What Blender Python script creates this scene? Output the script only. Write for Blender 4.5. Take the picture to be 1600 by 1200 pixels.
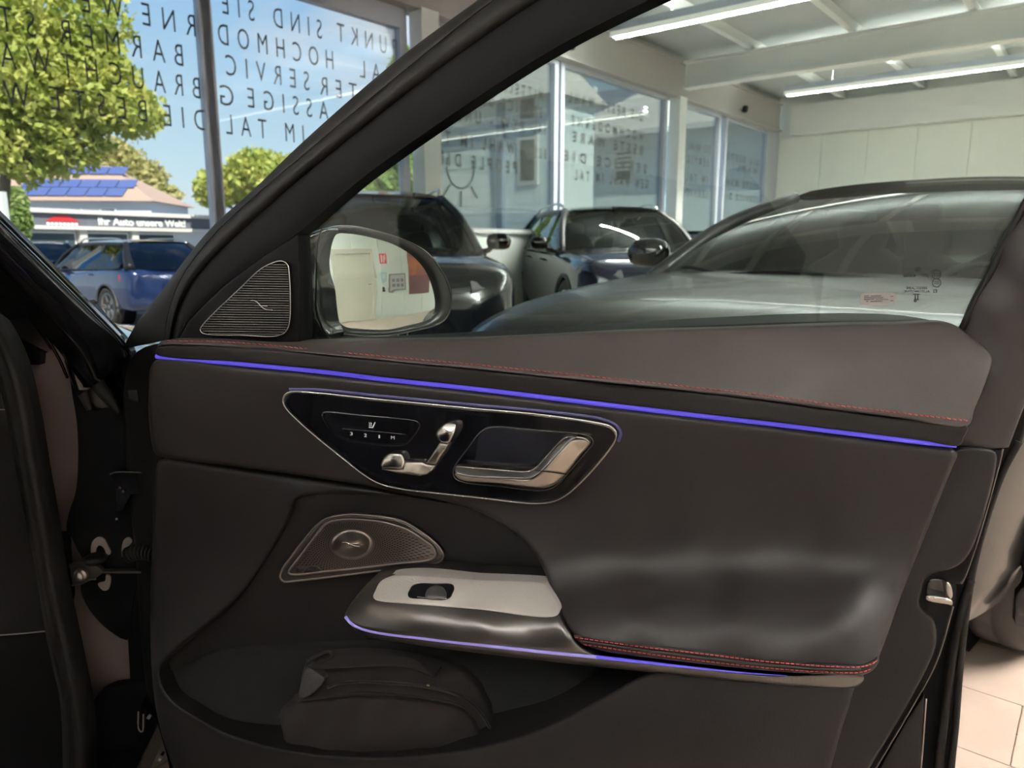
import bpy, bmesh, math, random
import numpy as np
from mathutils import Vector, Matrix, geometry as geo
random.seed(7); np.random.seed(7)
scn = bpy.context.scene
COL = scn.collection
for o in list(bpy.data.objects): bpy.data.objects.remove(o)

# ------------------------------------------------------------------ camera
FPX = 1130.0; PITCH = math.atan(.19); HC = 1.1
cam = bpy.data.cameras.new('camera'); camo = bpy.data.objects.new('camera', cam); COL.objects.link(camo)
cam.sensor_width = 36.0; cam.lens = FPX/1600*36; cam.clip_start = .02; cam.clip_end = 400
camo.location = (0, 0, HC); camo.rotation_euler = (math.pi/2-PITCH, 0, 0)
cam.dof.use_dof = True; cam.dof.focus_distance = 1.0; cam.dof.aperture_fstop = 7.5
scn.camera = camo
# ------------------------------------------------------------------ view
vs = scn.view_settings
vs.view_transform = 'Standard'; vs.look = 'None'; vs.gamma = 1.0; vs.use_curve_mapping = False
vs.exposure = 0.0
# ------------------------------------------------------------------ sky
w = bpy.data.worlds.new('sky'); scn.world = w; w.use_nodes = True
nt = w.node_tree; nt.nodes.clear()
def NN(t, kind, **k):
    n = t.nodes.new(kind)
    for a, b in k.items(): setattr(n, a, b)
    return n
out = NN(nt, 'ShaderNodeOutputWorld'); bg = NN(nt, 'ShaderNodeBackground')
tc = NN(nt, 'ShaderNodeTexCoord'); sep = NN(nt, 'ShaderNodeSeparateXYZ'); ramp = NN(nt, 'ShaderNodeValToRGB')
nt.links.new(tc.outputs['Generated'], sep.inputs[0]); nt.links.new(sep.outputs['Z'], ramp.inputs[0])
cr = ramp.color_ramp; cr.elements[0].position = 0.0; cr.elements[0].color = (.82, .95, 1.0, 1)
cr.elements[1].position = .75; cr.elements[1].color = (.16, .36, .80, 1)
e = cr.elements.new(.12); e.color = (.62, .85, 1.0, 1)
e = cr.elements.new(.34); e.color = (.33, .60, .97, 1)
ns = NN(nt, 'ShaderNodeTexNoise'); ns.inputs['Scale'].default_value = 3.2; ns.inputs['Detail'].default_value = 7
mp = NN(nt, 'ShaderNodeMapping'); mp.inputs['Scale'].default_value = (1, 1, 3.2)
nt.links.new(tc.outputs['Generated'], mp.inputs[0]); nt.links.new(mp.outputs[0], ns.inputs['Vector'])
cr2 = NN(nt, 'ShaderNodeValToRGB'); cr2.color_ramp.elements[0].position = .52; cr2.color_ramp.elements[1].position = .72
cr2.color_ramp.elements[0].color = (0, 0, 0, 1); cr2.color_ramp.elements[1].color = (.75, .75, .75, 1)
nt.links.new(ns.outputs['Fac'], cr2.inputs[0])
mx = NN(nt, 'ShaderNodeMixRGB'); mx.inputs[2].default_value = (1.0, 1.0, 1.0, 1)
nt.links.new(cr2.outputs[0], mx.inputs[0]); nt.links.new(ramp.outputs[0], mx.inputs[1])
nt.links.new(mx.outputs[0], bg.inputs[0]); bg.inputs[1].default_value = 0.92
nt.links.new(bg.outputs[0], out.inputs[0])
# ------------------------------------------------------------------ sun
sl = bpy.data.lights.new('sun', 'SUN'); sl.energy = 8.5; sl.color = (1.0, .93, .80); sl.angle = .01
so = bpy.data.objects.new('sun', sl); COL.objects.link(so)
SUNDIR = Vector((.42, -.72, .85)).normalized()          # towards the sun: behind the camera and to the right, over the roof
so.rotation_euler = SUNDIR.to_track_quat('Z', 'Y').to_euler()
LAMP_DOWN = 520.0; CEIL_FILL = 270.0; LAMP_COL = (1.0, .92, .85, 1)

# ------------------------------------------------------------------ pixel rays (1600 x 1200 frame) used to take measurements
CT, ST = math.cos(PITCH), math.sin(PITCH)
def ray(px, py):
    X = (px-800)/FPX; Y = (600-py)/FPX
    return np.array([X, CT+Y*ST, -ST+Y*CT])
def at_depth(px, py, d):
    r = ray(px, py); r = r*(d/r[1]); return (r[0], r[1], r[2]+HC)
def at_z(px, py, z):
    r = ray(px, py); r = r*((z-HC)/r[2]); return (r[0], r[1], z)

# ------------------------------------------------------------------ helpers
def link(o, parent=None):
    COL.objects.link(o)
    if parent is not None: o.parent = parent
    return o
def tag(o, label=None, cat=None, group=None, kind=None):
    if label: o['label'] = label
    if cat: o['category'] = cat
    if group: o['group'] = group
    if kind: o['kind'] = kind
    return o
def thing(name, label, cat, loc=(0, 0, 0), rz=0.0, group=None):
    o = bpy.data.objects.new(name, None); o.empty_display_size = .1
    o.location = loc; o.rotation_euler = (0, 0, rz); COL.objects.link(o)
    return tag(o, label, cat, group)
def mesh(name, v, f, m=None, parent=None, smooth=True, autos=None):
    me = bpy.data.meshes.new(name)
    me.from_pydata([tuple(map(float, p)) for p in v], [], [tuple(int(i) for i in q) for q in f])
    me.validate(); me.update()
    bm = bmesh.new(); bm.from_mesh(me); bmesh.ops.recalc_face_normals(bm, faces=bm.faces); bm.to_mesh(me); bm.free()
    if m: me.materials.append(m)
    if smooth:
        me.polygons.foreach_set('use_smooth', [True]*len(me.polygons))
        if autos: me.set_sharp_from_angle(angle=math.radians(autos))
    o = bpy.data.objects.new(name, me); return link(o, parent)
class MB:
    """collects shapes for one mesh object"""
    def __init__(s): s.v = []; s.f = []
    def add(s, v, f):
        b = len(s.v); s.v += [tuple(p) for p in v]; s.f += [tuple(i+b for i in q) for q in f]; return s
    def box(s, lo, hi, M=None):
        x0, y0, z0 = lo; x1, y1, z1 = hi
        v = [(x0,y0,z0),(x1,y0,z0),(x1,y1,z0),(x0,y1,z0),(x0,y0,z1),(x1,y0,z1),(x1,y1,z1),(x0,y1,z1)]
        if M is not None: v = [tuple(M @ Vector(p)) for p in v]
        return s.add(v, [(0,3,2,1),(4,5,6,7),(0,1,5,4),(1,2,6,5),(2,3,7,6),(3,0,4,7)])
    def beam(s, a, b, wd, ht, up=(0, 0, 1)):
        a = Vector(a); b = Vector(b); d = (b-a).normalized(); u = Vector(up); sd = d.cross(u)
        if sd.length < 1e-4: sd = d.cross(Vector((1, 0, 0)))
        sd.normalize(); u = sd.cross(d)
        c = []
        for p in (a, b):
            for i, j in ((-1,-1),(1,-1),(1,1),(-1,1)): c.append(p+sd*(i*wd/2)+u*(j*ht/2))
        return s.add(c, [(0,1,2,3),(7,6,5,4),(0,4,5,1),(1,5,6,2),(2,6,7,3),(3,7,4,0)])
    def tube(s, pts, r, seg=8, closed=False, sx=1.0, sy=1.0, up=(0, 0, 1)):
        P = [Vector(p) for p in pts]; n = len(P)
        R = r if hasattr(r, '__len__') else [r]*n
        rows = []; lastu = Vector(up)
        for i in range(n):
            if closed: t = P[(i+1) % n]-P[i-1]
            else: t = P[min(i+1, n-1)]-P[max(i-1, 0)]
            t.normalize(); sd = t.cross(lastu)
            if sd.length < 1e-3: sd = t.cross(Vector((1, .3, .2)))
            sd.normalize(); u = sd.cross(t).normalized()
            if not closed: lastu = u if False else Vector(up)
            rows.append([P[i]+sd*(math.cos(2*math.pi*k/seg)*R[i]*sx)+u*(math.sin(2*math.pi*k/seg)*R[i]*sy) for k in range(seg)])
        v = [p for rw in rows for p in rw]; f = []
        for i in range(n if closed else n-1):
            j = (i+1) % n
            for k in range(seg): f.append((i*seg+k, i*seg+(k+1) % seg, j*seg+(k+1) % seg, j*seg+k))
        if not closed: f += [tuple(range(seg))[::-1], tuple((n-1)*seg+k for k in range(seg))]
        return s.add(v, f)
    def lathe(s, prof, seg=24, M=None):
        """prof: (r, h) pairs about local z"""
        v = []; f = []; n = len(prof)
        for (r, h) in prof:
            for k in range(seg):
                a = 2*math.pi*k/seg; p = Vector((r*math.cos(a), r*math.sin(a), h)); v.append(tuple(M @ p) if M is not None else tuple(p))
        for i in range(n-1):
            for k in range(seg): f.append((i*seg+k, i*seg+(k+1) % seg, (i+1)*seg+(k+1) % seg, (i+1)*seg+k))
        f += [tuple(range(seg))[::-1], tuple((n-1)*seg+k for k in range(seg))]
        return s.add(v, f)
    def grid(s, rows, closed=False):
        n = len(rows); m = len(rows[0]); v = [p for r in rows for p in r]; f = []
        for i in range(n-1):
            for k in range(m if closed else m-1): f.append((i*m+k, i*m+(k+1) % m, (i+1)*m+(k+1) % m, (i+1)*m+k))
        return s.add(v, f)
    def build(s, name, m, parent=None, smooth=False, autos=None):
        return mesh(name, s.v, s.f, m, parent, smooth or bool(autos), autos)
def catmull(P, n, closed=False, t=None):
    """resample a polyline smoothly at n points, even in arc length"""
    P = np.array(P, float); N = len(P)
    if N == 2 and not closed:
        u = np.linspace(0, 1, n)[:, None]; return P[0]*(1-u)+P[1]*u
    if closed: Q = np.vstack([P[-1], P, P[0], P[1]]); segs = N
    else: Q = np.vstack([2*P[0]-P[1], P, 2*P[-1]-P[-2]]); segs = N-1
    outp = []
    for i in range(segs):
        p0, p1, p2, p3 = Q[i], Q[i+1], Q[i+2], Q[i+3]
        # centripetal-like tangents
        d1 = max(np.linalg.norm(p1-p0), 1e-9)**.5; d2 = max(np.linalg.norm(p2-p1), 1e-9)**.5; d3 = max(np.linalg.norm(p3-p2), 1e-9)**.5
        m1 = (p1-p0)/d1-(p2-p0)/(d1+d2)+(p2-p1)/d2; m2 = (p2-p1)/d2-(p3-p1)/(d2+d3)+(p3-p2)/d3
        m1 *= d2; m2 *= d2
        for u in np.linspace(0, 1, 16, endpoint=False):
            outp.append((2*u**3-3*u**2+1)*p1+(u**3-2*u**2+u)*m1+(-2*u**3+3*u**2)*p2+(u**3-u**2)*m2)
    outp.append(P[0] if closed else P[-1])
    A = np.array(outp); L = np.r_[0, np.cumsum(np.linalg.norm(np.diff(A, axis=0), axis=1))]
    u = np.linspace(0, L[-1], n, endpoint=not closed)
    return np.stack([np.interp(u, L, A[:, k]) for k in range(A.shape[1])], 1)
def dup(root, loc=None, rz=None):
    r = root.copy(); COL.objects.link(r)
    if loc is not None: r.location = loc
    if rz is not None: r.rotation_euler = (0, 0, rz)
    for ch in list(root.children):
        c = ch.copy(); COL.objects.link(c); c.parent = r
        for g in ch.children:
            d = g.copy(); COL.objects.link(d); d.parent = c
    return r
_fonts = {}
def text_mesh(name, txt, size, m, parent=None, M=None, space=1.0, extrude=.0015, align='LEFT', bold=0.0, width=None):
    cu = bpy.data.curves.new('txt', 'FONT'); cu.body = txt; cu.size = size; cu.space_character = space
    cu.extrude = extrude; cu.align_x = align; cu.resolution_u = 3; cu.offset = bold
    to = bpy.data.objects.new('txt', cu); COL.objects.link(to)
    dg = bpy.context.evaluated_depsgraph_get(); dg.update()
    me = bpy.data.meshes.new_from_object(to.evaluated_get(dg))
    bpy.data.objects.remove(to); bpy.data.curves.remove(cu)
    if width is not None and len(me.vertices):
        xs = [v.co.x for v in me.vertices]; k = width/max(1e-6, max(xs)-min(xs)); x0 = min(xs)
        for v in me.vertices: v.co.x = (v.co.x-x0)*k
    if M is not None: me.transform(M)
    me.materials.clear(); me.materials.append(m)
    o = bpy.data.objects.new(name, me); return link(o, parent)

# ------------------------------------------------------------------ materials
def mat(name, col, rough=.5, metal=0.0, bump=None, spec=.5, coat=0.0, ior=1.5, emit=None, estr=0.0, var=None, sheen=0.0, trans=None):
    """bump = (scale, strength, detail); var = (scale, other colour, amount)"""
    m = bpy.data.materials.new(name); m.use_nodes = True; t = m.node_tree; b = t.nodes['Principled BSDF']
    b.inputs['Base Color'].default_value = (*col, 1); b.inputs['Roughness'].default_value = rough
    b.inputs['Metallic'].default_value = metal; b.inputs['Specular IOR Level'].default_value = spec; b.inputs['IOR'].default_value = ior
    b.inputs['Coat Weight'].default_value = coat; b.inputs['Coat Roughness'].default_value = .03
    b.inputs['Sheen Weight'].default_value = sheen
    tcn = None
    if bump or var:
        tcn = NN(t, 'ShaderNodeTexCoord')
    if bump:
        n = NN(t, 'ShaderNodeTexNoise'); n.inputs['Scale'].default_value = bump[0]; n.inputs['Detail'].default_value = bump[2] if len(bump) > 2 else 2
        t.links.new(tcn.outputs['Object'], n.inputs['Vector'])
        bp = NN(t, 'ShaderNodeBump'); bp.inputs['Strength'].default_value = bump[1]; bp.inputs['Distance'].default_value = .002
        t.links.new(n.outputs['Fac'], bp.inputs['Height']); t.links.new(bp.outputs[0], b.inputs['Normal'])
    if var:
        n = NN(t, 'ShaderNodeTexNoise'); n.inputs['Scale'].default_value = var[0]; n.inputs['Detail'].default_value = 4
        t.links.new(tcn.outputs['Object'], n.inputs['Vector'])
        r = NN(t, 'ShaderNodeValToRGB'); r.color_ramp.elements[0].position = .35; r.color_ramp.elements[1].position = .65
        r.color_ramp.elements[0].color = (*col, 1); r.color_ramp.elements[1].color = (*var[1], 1)
        t.links.new(n.outputs['Fac'], r.inputs[0]); t.links.new(r.outputs[0], b.inputs['Base Color'])
    if emit:
        b.inputs['Emission Color'].default_value = (*emit, 1); b.inputs['Emission Strength'].default_value = estr
    return m
def glass_mat(name, tint, refl_rough=0.0, ior=1.5, gain=1.0):
    m = bpy.data.materials.new(name); m.use_nodes = True; t = m.node_tree; t.nodes.clear()
    o = NN(t, 'ShaderNodeOutputMaterial'); mixn = NN(t, 'ShaderNodeMixShader'); tr = NN(t, 'ShaderNodeBsdfTransparent')
    gl = NN(t, 'ShaderNodeBsdfGlossy'); fr = NN(t, 'ShaderNodeFresnel'); fr.inputs['IOR'].default_value = ior
    tr.inputs[0].default_value = (*tint, 1); gl.inputs['Roughness'].default_value = refl_rough
    g = NN(t, 'ShaderNodeMath', operation='MULTIPLY'); g.inputs[1].default_value = gain
    t.links.new(fr.outputs[0], g.inputs[0]); t.links.new(g.outputs[0], mixn.inputs[0])
    t.links.new(tr.outputs[0], mixn.inputs[1]); t.links.new(gl.outputs[0], mixn.inputs[2]); t.links.new(mixn.outputs[0], o.inputs[0])
    return m
M = {}
M['leather'] = mat('leather', (.0105, .0090, .0092), .48, bump=(900, .12, 3), spec=.20)
M['padleather_lit'] = mat('sill_leather_lit', (.034, .0285, .027), .5, bump=(900, .12, 3), spec=.3)  # paler than the card leather: overhead light on the pad put into the colour
M['leather_low'] = mat('soft_plastic', (.0075, .0067, .007), .55, bump=(700, .15, 3), spec=.14)
M['plastic'] = mat('black_plastic', (.003, .0028, .0032), .66, bump=(800, .08), spec=.07)
M['rubber'] = mat('rubber', (.005, .0045, .0045), .6, spec=.14)
M['piano'] = mat('piano_black', (.003, .003, .004), .06, spec=.5)
M['chrome'] = mat('satin_chrome', (.80, .77, .73), .22, 1.0)
M['silver'] = mat('brushed_silver', (.62, .56, .50), .33, 1.0)
M['darkmetal'] = mat('dark_satin_metal', (.10, .095, .09), .30, .85)
M['grille'] = mat('speaker_metal', (.36, .31, .28), .32, .95)
M['stitch'] = mat('red_thread', (.62, .06, .06), .6)
M['ambient'] = mat('blue_light_guide', (.05, .04, .3), .4, emit=(.075, .05, .50), estr=1.0)
M['ambient_pale'] = mat('lilac_light_guide', (.2, .18, .4), .4, emit=(.19, .15, .44), estr=.75)
M['halo'] = mat('violet_glow', (.02, .02, .04), .5, emit=(.022, .017, .085), estr=1.0)
M['carpet'] = mat('pocket_carpet', (.013, .013, .0135), .95, bump=(1400, .9, 2), spec=.03)
M['paint'] = mat('black_paint', (.006, .006, .007), .08, coat=1.0, spec=.5)
M['jamb'] = mat('black_jamb_paint', (.004, .004, .005), .05, spec=.5, ior=1.8)
M['mirrorshell'] = mat('mirror_shell_black', (.004, .004, .004), .14, spec=.3, coat=.25)
M['matte'] = mat('matte_black', (.0022, .0022, .0028), .75, spec=.06)
M['steel'] = mat('zinc_steel', (.30, .27, .25), .35, 1.0)
M['whiteprint'] = mat('white_print', (.75, .75, .75), .5, emit=(.8, .8, .8), estr=.15)
M['mirror'] = mat('mirror_glass', (.88, .90, .88), .0, 1.0)
M['doorglass'] = glass_mat('door_glass', (.915, .985, .97), 0, 1.5)
M['pane'] = glass_mat('window_pane_glass', (.97, .99, .985), 0, 1.45, .8)
M['carglass'] = glass_mat('car_glass', (.66, .71, .68), 0, 1.5)
M['cardark'] = glass_mat('privacy_glass', (.10, .11, .11), 0, 1.55, 1.2)
M['fabric'] = mat('bag_fabric', (.011, .009, .009), .8, bump=(1500, .5, 2), spec=.1, sheen=.02)
M['zip'] = mat('zip_black', (.03, .028, .028), .4)
# ================================================================== THE SHOWROOM
A0 = math.radians(39.5)
E1 = np.array([math.sin(A0), math.cos(A0), 0]); E2 = np.array([math.cos(A0), -math.sin(A0), 0])
DW = 6.8                                        # the glass front stands 6.8 m off, parallel to E1
def R(t, q, z): p = E1*t+E2*q; return (p[0], p[1], z)     # room coordinates: t along the glass front, q away from it
T0, T1, Q0, Q1 = -9.0, 18.65, -DW, 5.6
ROOM = Matrix(((E1[0], E2[0], 0, 0), (E1[1], E2[1], 0, 0), (0, 0, 1, 0), (0, 0, 0, 1)))
def rbox(mb, t0, t1, q0, q1, z0, z1): return mb.box((t0, q0, z0), (t1, q1, z1), ROOM)
M['wall'] = mat('painted_wall', (.86, .90, .86), .75, var=(3, (.88, .92, .88), 1))
M['steelwhite'] = mat('white_steel', (.88, .92, .90), .55)
M['ceil'] = mat('ceiling_sheet', (.42, .47, .48), .7)
M['alu'] = mat('aluminium_frame', (.42, .45, .52), .4, .3)
M['girder'] = mat('grey_girder', (.25, .245, .235), .5)
M['sill'] = mat('sill_board', (.70, .70, .66), .5)
M['grout'] = mat('grout', (.20, .155, .12), .9)
M['tile'] = mat('beige_tile', (.60, .49, .41), .38, bump=(14, .15, 5), var=(6, (.54, .44, .365), 1))
# floor: a slab whose material carries the joints far away; the tiles near the car stand proud as pieces of their own
def floor_mat():
    m = bpy.data.materials.new('tiled_floor'); m.use_nodes = True; t = m.node_tree; b = t.nodes['Principled BSDF']
    tcn = NN(t, 'ShaderNodeTexCoord'); mpn = NN(t, 'ShaderNodeMapping'); mpn.inputs['Rotation'].default_value = (0, 0, A0-math.pi/2+math.pi/2)
    br = NN(t, 'ShaderNodeTexBrick'); br.inputs['Scale'].default_value = 1.0
    br.inputs['Brick Width'].default_value = .54; br.inputs['Row Height'].default_value = .27; br.inputs['Mortar Size'].default_value = .003
    br.inputs['Color1'].default_value = (.60, .49, .41, 1); br.inputs['Color2'].default_value = (.55, .45, .37, 1); br.inputs['Mortar'].default_value = (.2, .155, .12, 1)
    t.links.new(tcn.outputs['Object'], mpn.inputs[0]); t.links.new(mpn.outputs[0], br.inputs['Vector']); t.links.new(br.outputs['Color'], b.inputs['Base Color'])
    b.inputs['Roughness'].default_value = .38
    return m
floor = rbox(MB(), T0-.3, T1+.3, Q0-.3, Q1+.3, -.3, -.006).build('floor', floor_mat()); tag(floor, kind='structure')
TL, TW = .54, .27                                # measured off the joints by the rear edge of the door
tv = MB().box((-TL/2+.0015, -TW/2+.0015, -.012), (TL/2-.0015, TW/2-.0015, 0)).build('tile', M['tile'], floor)
first = True
tq0, tt0 = -.048, 2.016
for i in range(-9, 7):
    for j in range(-3, 9):
        tt = tt0-TW/2+i*TW; qq = tq0+TL/2+(.27 if i % 2 else 0)+(j-4)*TL
        p = R(tt, qq, 0)
        if p[1] < .9 or p[0] < .35 or p[0] > 3.6: continue
        o = tv if first else link(tv.copy(), floor); first = False
        o.location = p; o.rotation_euler = (0, 0, -A0)
# walls
tag(rbox(MB(), T1, T1+.25, Q0-.25, Q1+.25, 0, 4.75).build('wall_far', M['wall']), kind='structure')
wr = tag(rbox(MB(), T0-.25, T1+.25, Q1, Q1+.25, 0, 4.75).build('wall_right', M['wall']), kind='structure')
tag(rbox(MB(), T0-.25, T0, Q0-.25, Q1+.25, 0, 4.75).build('wall_back', M['wall']), kind='structure')
M['panelwall'] = mat('wall_panel', (.88, .93, .88), .7)
wf = bpy.data.objects['wall_far']
for k in range(12):                               # cladding panels of the far wall
    q = Q0+.02+k*1.02
    rbox(MB(), T1-.03, T1, q+.012, q+1.008, .1, 3.72).build('panel', M['panelwall'], wf)
for k in range(26):                               # and of the wall behind the camera, seen in the door mirror
    t = T0+.05+k*1.05
    rbox(MB(), t+.008, t+1.042, Q1-.03, Q1, .1, 3.72).build('panel', M['panelwall'], wr)
b = MB(); rbox(b, T1-.3, T1-.03, Q0+.35, Q1, 3.74, 4.42); tag(b.build('trim_1', M['steelwhite']), kind='structure')
# ceiling sheet, purlins, main beams
ceil = tag(rbox(MB(), T0-.3, T1+.3, Q0-.3, Q1+.3, 4.66, 4.9).build('ceiling', M['ceil']), kind='structure')
for q in (-5.35, -3.7, -2.05, -.4, 1.25, 2.9, 4.5):
    b = MB(); rbox(b, T0, T1, q-.05, q+.05, 4.48, 4.50); rbox(b, T0, T1, q-.012, q+.012, 4.50, 4.655); b.build('purlin', M['steelwhite'], ceil)
for t in (-6.85, -.2, 6.45, 13.12):
    b = MB(); rbox(b, t-.13, t+.13, Q0+.2, Q1, 3.99, 4.03); rbox(b, t-.13, t+.13, Q0+.2, Q1, 4.42, 4.46); rbox(b, t-.03, t+.03, Q0+.2, Q1, 4.03, 4.42)
    b.build('main_beam', M['steelwhite'], ceil)
# glass front: girder, columns, frames, panes, low wall
b = MB(); rbox(b, T0, T1-.3, Q0-.12, Q0+.1, 3.86, 4.46); rbox(b, T0, T1-.3, Q0-.16, Q0+.16, 3.84, 3.88); rbox(b, T0, T1-.3, Q0-.16, Q0+.16, 4.44, 4.48)
rbox(b, T0, T1, Q0-.2, Q0-.05, 4.46, 4.75); tag(b.build('trim_2', M['girder']), kind='structure')
for i, t in enumerate((-6.85, -.2, 6.52, 13.12, 18.5)):
    b = MB(); rbox(b, t-.14, t+.14, Q0-.05, Q0+.17, 0, 3.86)
    if i < 4: tag(b.build('trim_%d' % (i+3), M['steelwhite']), kind='structure')
b = MB(); rbox(b, 6.3, T1, Q0-.22, Q0+.02, -.5, 1.28); tag(b.build('wall_glass_front', M['wall']), kind='structure')
b = MB(); rbox(b, 6.3, T1, Q0-.26, Q0+.06, 1.28, 1.33); tag(b.build('trim_8', M['sill']), kind='structure')
b = MB(); rbox(b, T0, 6.3, Q0-.25, Q0+.02, -.5, .06); tag(b.build('trim_9', M['girder']), kind='structure')
M['letter'] = mat('grey_vinyl', (.055, .06, .065), .6)
def front_text(win, txt, t_left, t_right, z, h, q=None, bold=-.002):
    """lettering on the outside of the glass, readable from the street: it runs from t_right back to t_left"""
    Mx = Matrix(((-E1[0], 0, -E2[0], 0), (-E1[1], 0, -E2[1], 0), (0, 1, 0, 0), (0, 0, 0, 1)))
    p = R(t_right, Q0-.085 if q is None else q, z); Mx = Matrix.Translation(p) @ Mx
    return text_mesh('lettering', txt, h/.72, M['letter'], win, Mx, extrude=.001, width=t_right-t_left, space=1.9, bold=bold)
PANES = [(-6.65, -3.5, .1), (-3.3, -.4, .1), (.0, 3.72, .1), (3.84, 6.2, .1), (6.78, 9.27, 1.35), (9.53, 12.74, 1.35), (13.42, 15.15, 1.35), (15.58, 17.92, 1.35)]
WIN = []
for i, (a, c, z0) in enumerate(PANES):
    b = MB(); z1 = 3.62 if i < 4 else 3.78
    lw = .1; 
    rbox(b, a-lw, a, Q0-.11, Q0-.01, z0-.05, z1+.24); rbox(b, c, c+lw, Q0-.11, Q0-.01, z0-.05, z1+.24)
    rbox(b, a, c, Q0-.11, Q0-.01, z1, z1+.24); rbox(b, a, c, Q0-.11, Q0-.01, z0-.05, z0)
    if i == 7: rbox(b, c+.1, T1, Q0-.11, Q0-.01, z0-.05, z1+.24)
    wn = b.build('window_%d' % (i+1), M['alu']); tag(wn, kind='structure'); WIN.append(wn)
    b = MB(); rbox(b, a, c, Q0-.083, Q0-.071, z0, z1); b.build('pane', M['pane'], wn)
def tpx(px, py):                                    # pixel -> position along the glass front
    d = ray(px, py); n = -E2; k = DW/(d @ n); p = d*k; return p @ E1, p[2]+HC
def words(win, rows):
    for txt, xl, xr, y, h in rows:                  # left and right end in the picture, baseline at the left end
        a, z = tpx(xl, y); c, _ = tpx(xr, y)
        front_text(win, txt, a, c, z, h, bold=-.002 if h > .18 else .006)
words(WIN[3], [('SIND SIE', 355, 509, 18, .20), ('PUNKT', 535, 628, 62, .20), ('HOCHMOD', 349, 527, 66, .20), ('TAL', 570, 622, 119, .20),
               ('SERVIC', 361, 490, 115, .20), ('TER', 508, 565, 146, .20), ('ASSIGE', 395, 520, 166, .20), ('G', 352, 373, 162, .20),
               ('IM TAL', 361, 482, 208, .20)])
words(WIN[2], [('WE', 135, 199, 15, .20), ('RNE', 230, 312, 36, .20), ('BARMER', 100, 291, 64, .20), ('ST', 6, 62, 45, .20),
               ('BRAUCHTWA', 8, 317, 102, .20), ('DIE', 264, 328, 195, .20), ('BESTE', 86, 236, 170, .20), ('W', 14, 54, 163, .20)])
words(WIN[4], [('MITTELPUNKT', 745, 856, 128, .15), ('SERVICE DIE', 752, 855, 160, .15), ('PKW - UND', 719, 826, 186, .17), ('TAL', 842, 861, 206, .16), ('WAHL IM TA', 687, 812, 221, .17),
               ('BESTE', 828, 861, 243, .15), ('PEOPLE DIE', 694, 815, 256, .17)])
words(WIN[5], [('DIE BESTE WAHL', 896, 1012, 158, .16), ('HOCHMODERNE', 900, 1012, 194, .15), ('BESTE WARE', 902, 1012, 220, .16), ('SERVICE DIE', 888, 1018, 250, .16), ('GEN WAHL IM TAL', 905, 1020, 280, .16)])
words(WIN[6], [('DIE WAHL', 1082, 1116, 232, .15), ('SERVICE', 1073, 1114, 252, .15), ('IM TAL 2', 1066, 1112, 280, .16), ('SERVICE', 1072, 1112, 305, .15)])
words(WIN[7], [('DIE BESTE', 1142, 1192, 248, .15), ('WAHL', 1158, 1190, 266, .15), ('BESTE WAHL', 1135, 1190, 288, .16), ('SERVICE DIE', 1135, 1190, 310, .14)])
# outlined lamp bulb drawn on the fifth pane
ct, cz = tpx(727, 262); b = MB()
b.tube([R(ct+.26*math.cos(a), Q0-.086, cz+.26*math.sin(a)) for a in np.linspace(-3.6, .5, 24)], .012, 5)
for a, l in ((-2.3, .2), (-1.57, .2), (-.84, .2)):
    b.tube([R(ct+(.30)*math.cos(a), Q0-.086, cz+.30*math.sin(a)), R(ct+(.3+l)*math.cos(a), Q0-.086, cz+(.3+l)*math.sin(a))], .012, 5)
b.build('drawn_emblem', mat('grey_film', (.22, .25, .27), .6), WIN[4])
# small spotlights on the girder
for i, t in enumerate((9.35, 15.9)):
    sp = thing('wall_spotlight', ['small round spotlight on grey girder above the wide middle pane', 'small round spotlight on grey girder near the far corner'][i], 'spotlight', R(t, Q0+.1, 4.02), group='girder spotlights')
    MB().tube([(0, 0, 0), tuple(E2*.08)], .018, 8).build('arm', M['girder'], sp)
    Mx = Matrix.Translation(tuple(E2*.12)) @ Matrix.Rotation(.5, 4, 'X')
    MB().lathe([(.02, .07), (.06, .05), (.065, -.05), (.055, -.06)], 14, Mx).build('head', M['matte'], sp, autos=40)
# hanging strip lamps: housing with a lit perforated underside
M['lamp'] = mat('lit_tube', (.9, .85, .75), .5, emit=LAMP_COL[:3], estr=LAMP_DOWN)
M['up_fill'] = mat('ceiling_fill', (.9, .85, .75), .5, emit=LAMP_COL[:3], estr=CEIL_FILL)
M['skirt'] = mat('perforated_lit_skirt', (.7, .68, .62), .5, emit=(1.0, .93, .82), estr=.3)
M['housing'] = mat('lamp_housing', (.33, .36, .40), .4, .6)
M['wire'] = mat('wire', (.4, .4, .4), .5)
def lamp(t, q0, q1, z, label):
    """louvred strip lamp: lit tube deep between two perforated skirts, an added unseen one on top brightens the ceiling"""
    L = thing('hanging_strip_lamp', label, 'lamp', R(t, (q0+q1)/2, z), -A0, group='hanging strip lamps')
    h = (q1-q0)/2
    MB().box((-h, -.085, 0), (h, .085, .06)).box((-h, -.085, .06), (h, -.075, .10)).box((-h, .075, .06), (h, .085, .10)).build('housing', M['housing'], L)
    MB().box((-h+.01, -.06, -.012), (h-.01, .06, 0)).build('light_tube', M['lamp'], L)
    MB().box((-h+.01, -.05, .06), (h-.01, .05, .07)).build('ceiling_fill_strip', M['up_fill'], L)  # unseen upward strip, added to brighten the ceiling
    for s in (-1, 1): MB().box((-h, s*.08-.005, -.07), (h, s*.08+.005, 0)).build('skirt', M['skirt'], L)
    for y in (0,): MB().box((-h, y-.003, -.065), (h, y+.003, -.014)).build('louvre_blade', M['housing'], L)
    for s in (-.8, 0, .8):
        MB().tube([(s*h, 0, .06), (s*h, 0, 4.66-z)], .004, 5).build('suspension_wire', M['wire'], L)
    return L
lamp(9.33, -5.85, 3.2, 4.05, 'grey hanging strip lamp in front of the white main beam')
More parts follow.
